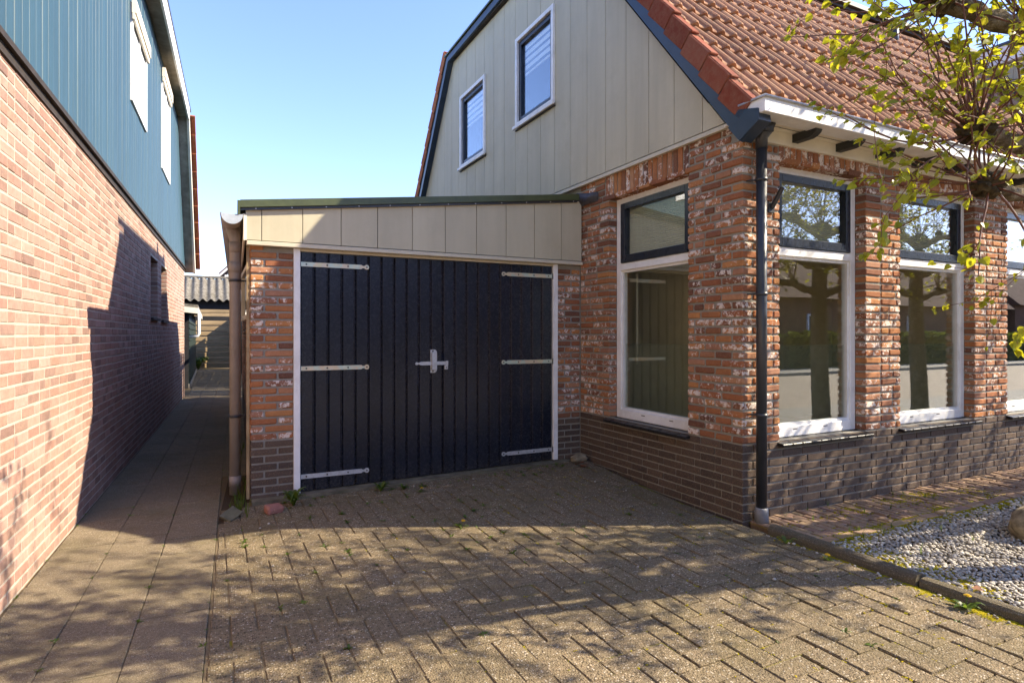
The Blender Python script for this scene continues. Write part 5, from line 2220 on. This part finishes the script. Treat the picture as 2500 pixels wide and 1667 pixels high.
def weed_cover(name, label, spots, grass):
    """small sprouts nobody would count, joined into one mass"""
    rng = random.Random(len(spots))
    m = MB()
    for (x, y, z, n, size) in spots:
        for k in range(n):
            a = 6.283 * k / n + rng.uniform(-.5, .5)
            d = Vector((math.cos(a), math.sin(a), 0))
            s_ = Vector((-d.y, d.x, 0))
            L = size * rng.uniform(.5, 1.2)
            w, h = (.002, rng.uniform(.7, 1.5)) if grass else (L * .2, rng.uniform(.1, .6))
            vs = []
            for q in range(4):
                f = q / 3
                c = Vector((x, y, z)) + d * (L * f * (.55 if grass else 1)) + Vector((0, 0, L * h * math.sin(f * 2.2)))
                ww = w * (math.sin(math.pi * min(1, f * .9 + .12)) if not grass else (1 - f * .9))
                vs += [c - s_ * ww, c + s_ * ww]
            m.add(vs, [(2 * q, 2 * q + 1, 2 * q + 3, 2 * q + 2) for q in range(3)])
    o = m.build(name, 'weed_leaf')
    o['kind'] = 'stuff'
    o['label'], o['category'] = label, 'weeds'


rngw = random.Random(77)
sp_ = []
for _ in range(120):
    x, y = rngw.uniform(.1, 3.4), rngw.uniform(1.5, 5.2)
    if rngw.random() < .5:
        y = rngw.uniform(3.6, 5.2)
    x = round((x + .035) / .1172) * .1172 - .035
    sp_.append((x, y, gz(x, y) - .003, rngw.randrange(4, 9), rngw.uniform(.012, .038)))
for _ in range(46):
    x, y = rngw.uniform(.5, 3.3), 5.27 - abs(rngw.gauss(0, .14))
    sp_.append((x, y, gz(x, y) - .003, rngw.randrange(5, 12), rngw.uniform(.012, .04)))
for _ in range(40):
    c = rngw.choice((0, 1, 2, 3))
    y = rngw.uniform(2.6, 7.5)
    x = -.022 - c * .313 + SK * (y - 3) + rngw.gauss(0, .006)
    x = max(x, wx(y) + .012)
    sp_.append((x, y, -.004, rngw.randrange(4, 8), rngw.uniform(.01, .03)))
weed_cover('joint_weeds', 'tiny green weeds sprouting from the driveway and alley joints', sp_, False)
sp_ = []
for _ in range(34):
    y = rngw.uniform(4.98, 8.8) if rngw.random() < .5 else rngw.uniform(5.0, 5.6)
    sp_.append((.10 + SK * (y - 3) + rngw.uniform(-.05, .09), y, -.006, rngw.randrange(6, 14), rngw.uniform(.05, .14)))
for _ in range(26):
    x, y = rngw.uniform(3.62, 5.6), rngw.choice((2.60, 2.68, 2.95, 3.15, rngw.uniform(1.6, 2.5)))
    sp_.append((x, y + rngw.gauss(0, .02), .005, rngw.randrange(4, 10), rngw.uniform(.025, .055)))
weed_cover('grass_tufts', 'thin grass growing along the garage wall and brick path', sp_, True)
for k, (x, y, l) in enumerate(((-1.3, 26.85, 'leafy weed at the fence foot nearest the green shed'), (-.45, 26.85, 'leafy weed at the middle of the plank fence foot'))):
    weed(x, y, l, 40, .38, seed=500 + k, z=0, tall=.8)


def dry_leaves():
    rng = random.Random(9)
    m = MB()
    for _ in range(14):
        x, y = rng.uniform(3.3, 3.5), rng.uniform(4.9, 5.29)
        M = Matrix.Translation((x, y, gz(x, y) + .012)) @ Matrix.Rotation(rng.uniform(0, 6), 4, 'Z') @ Matrix.Rotation(rng.uniform(-.4, .4), 4, 'X')
        A = np.array(M)
        m.add((LEAF_V * rng.uniform(.03, .055)) @ A[:3, :3].T + A[:3, 3], LEAF_F)
    o = m.build('leaf_litter', 'dry_leaf')
    o['kind'] = 'stuff'
    o['label'], o['category'] = 'brown leaf litter in the corner between garage and house', 'leaf litter'
    m = MB()
    m.add(LEAF_V * .05, LEAF_F)
    o = m.build('dry_leaf', 'dry_leaf')
    o.location = (3.72, 1.74, .022)
    o.rotation_euler = (.2, -.2, 1.0)
    tag(o, 'red brown leaf lying on the gravel near the kerb', 'leaf')


dry_leaves()
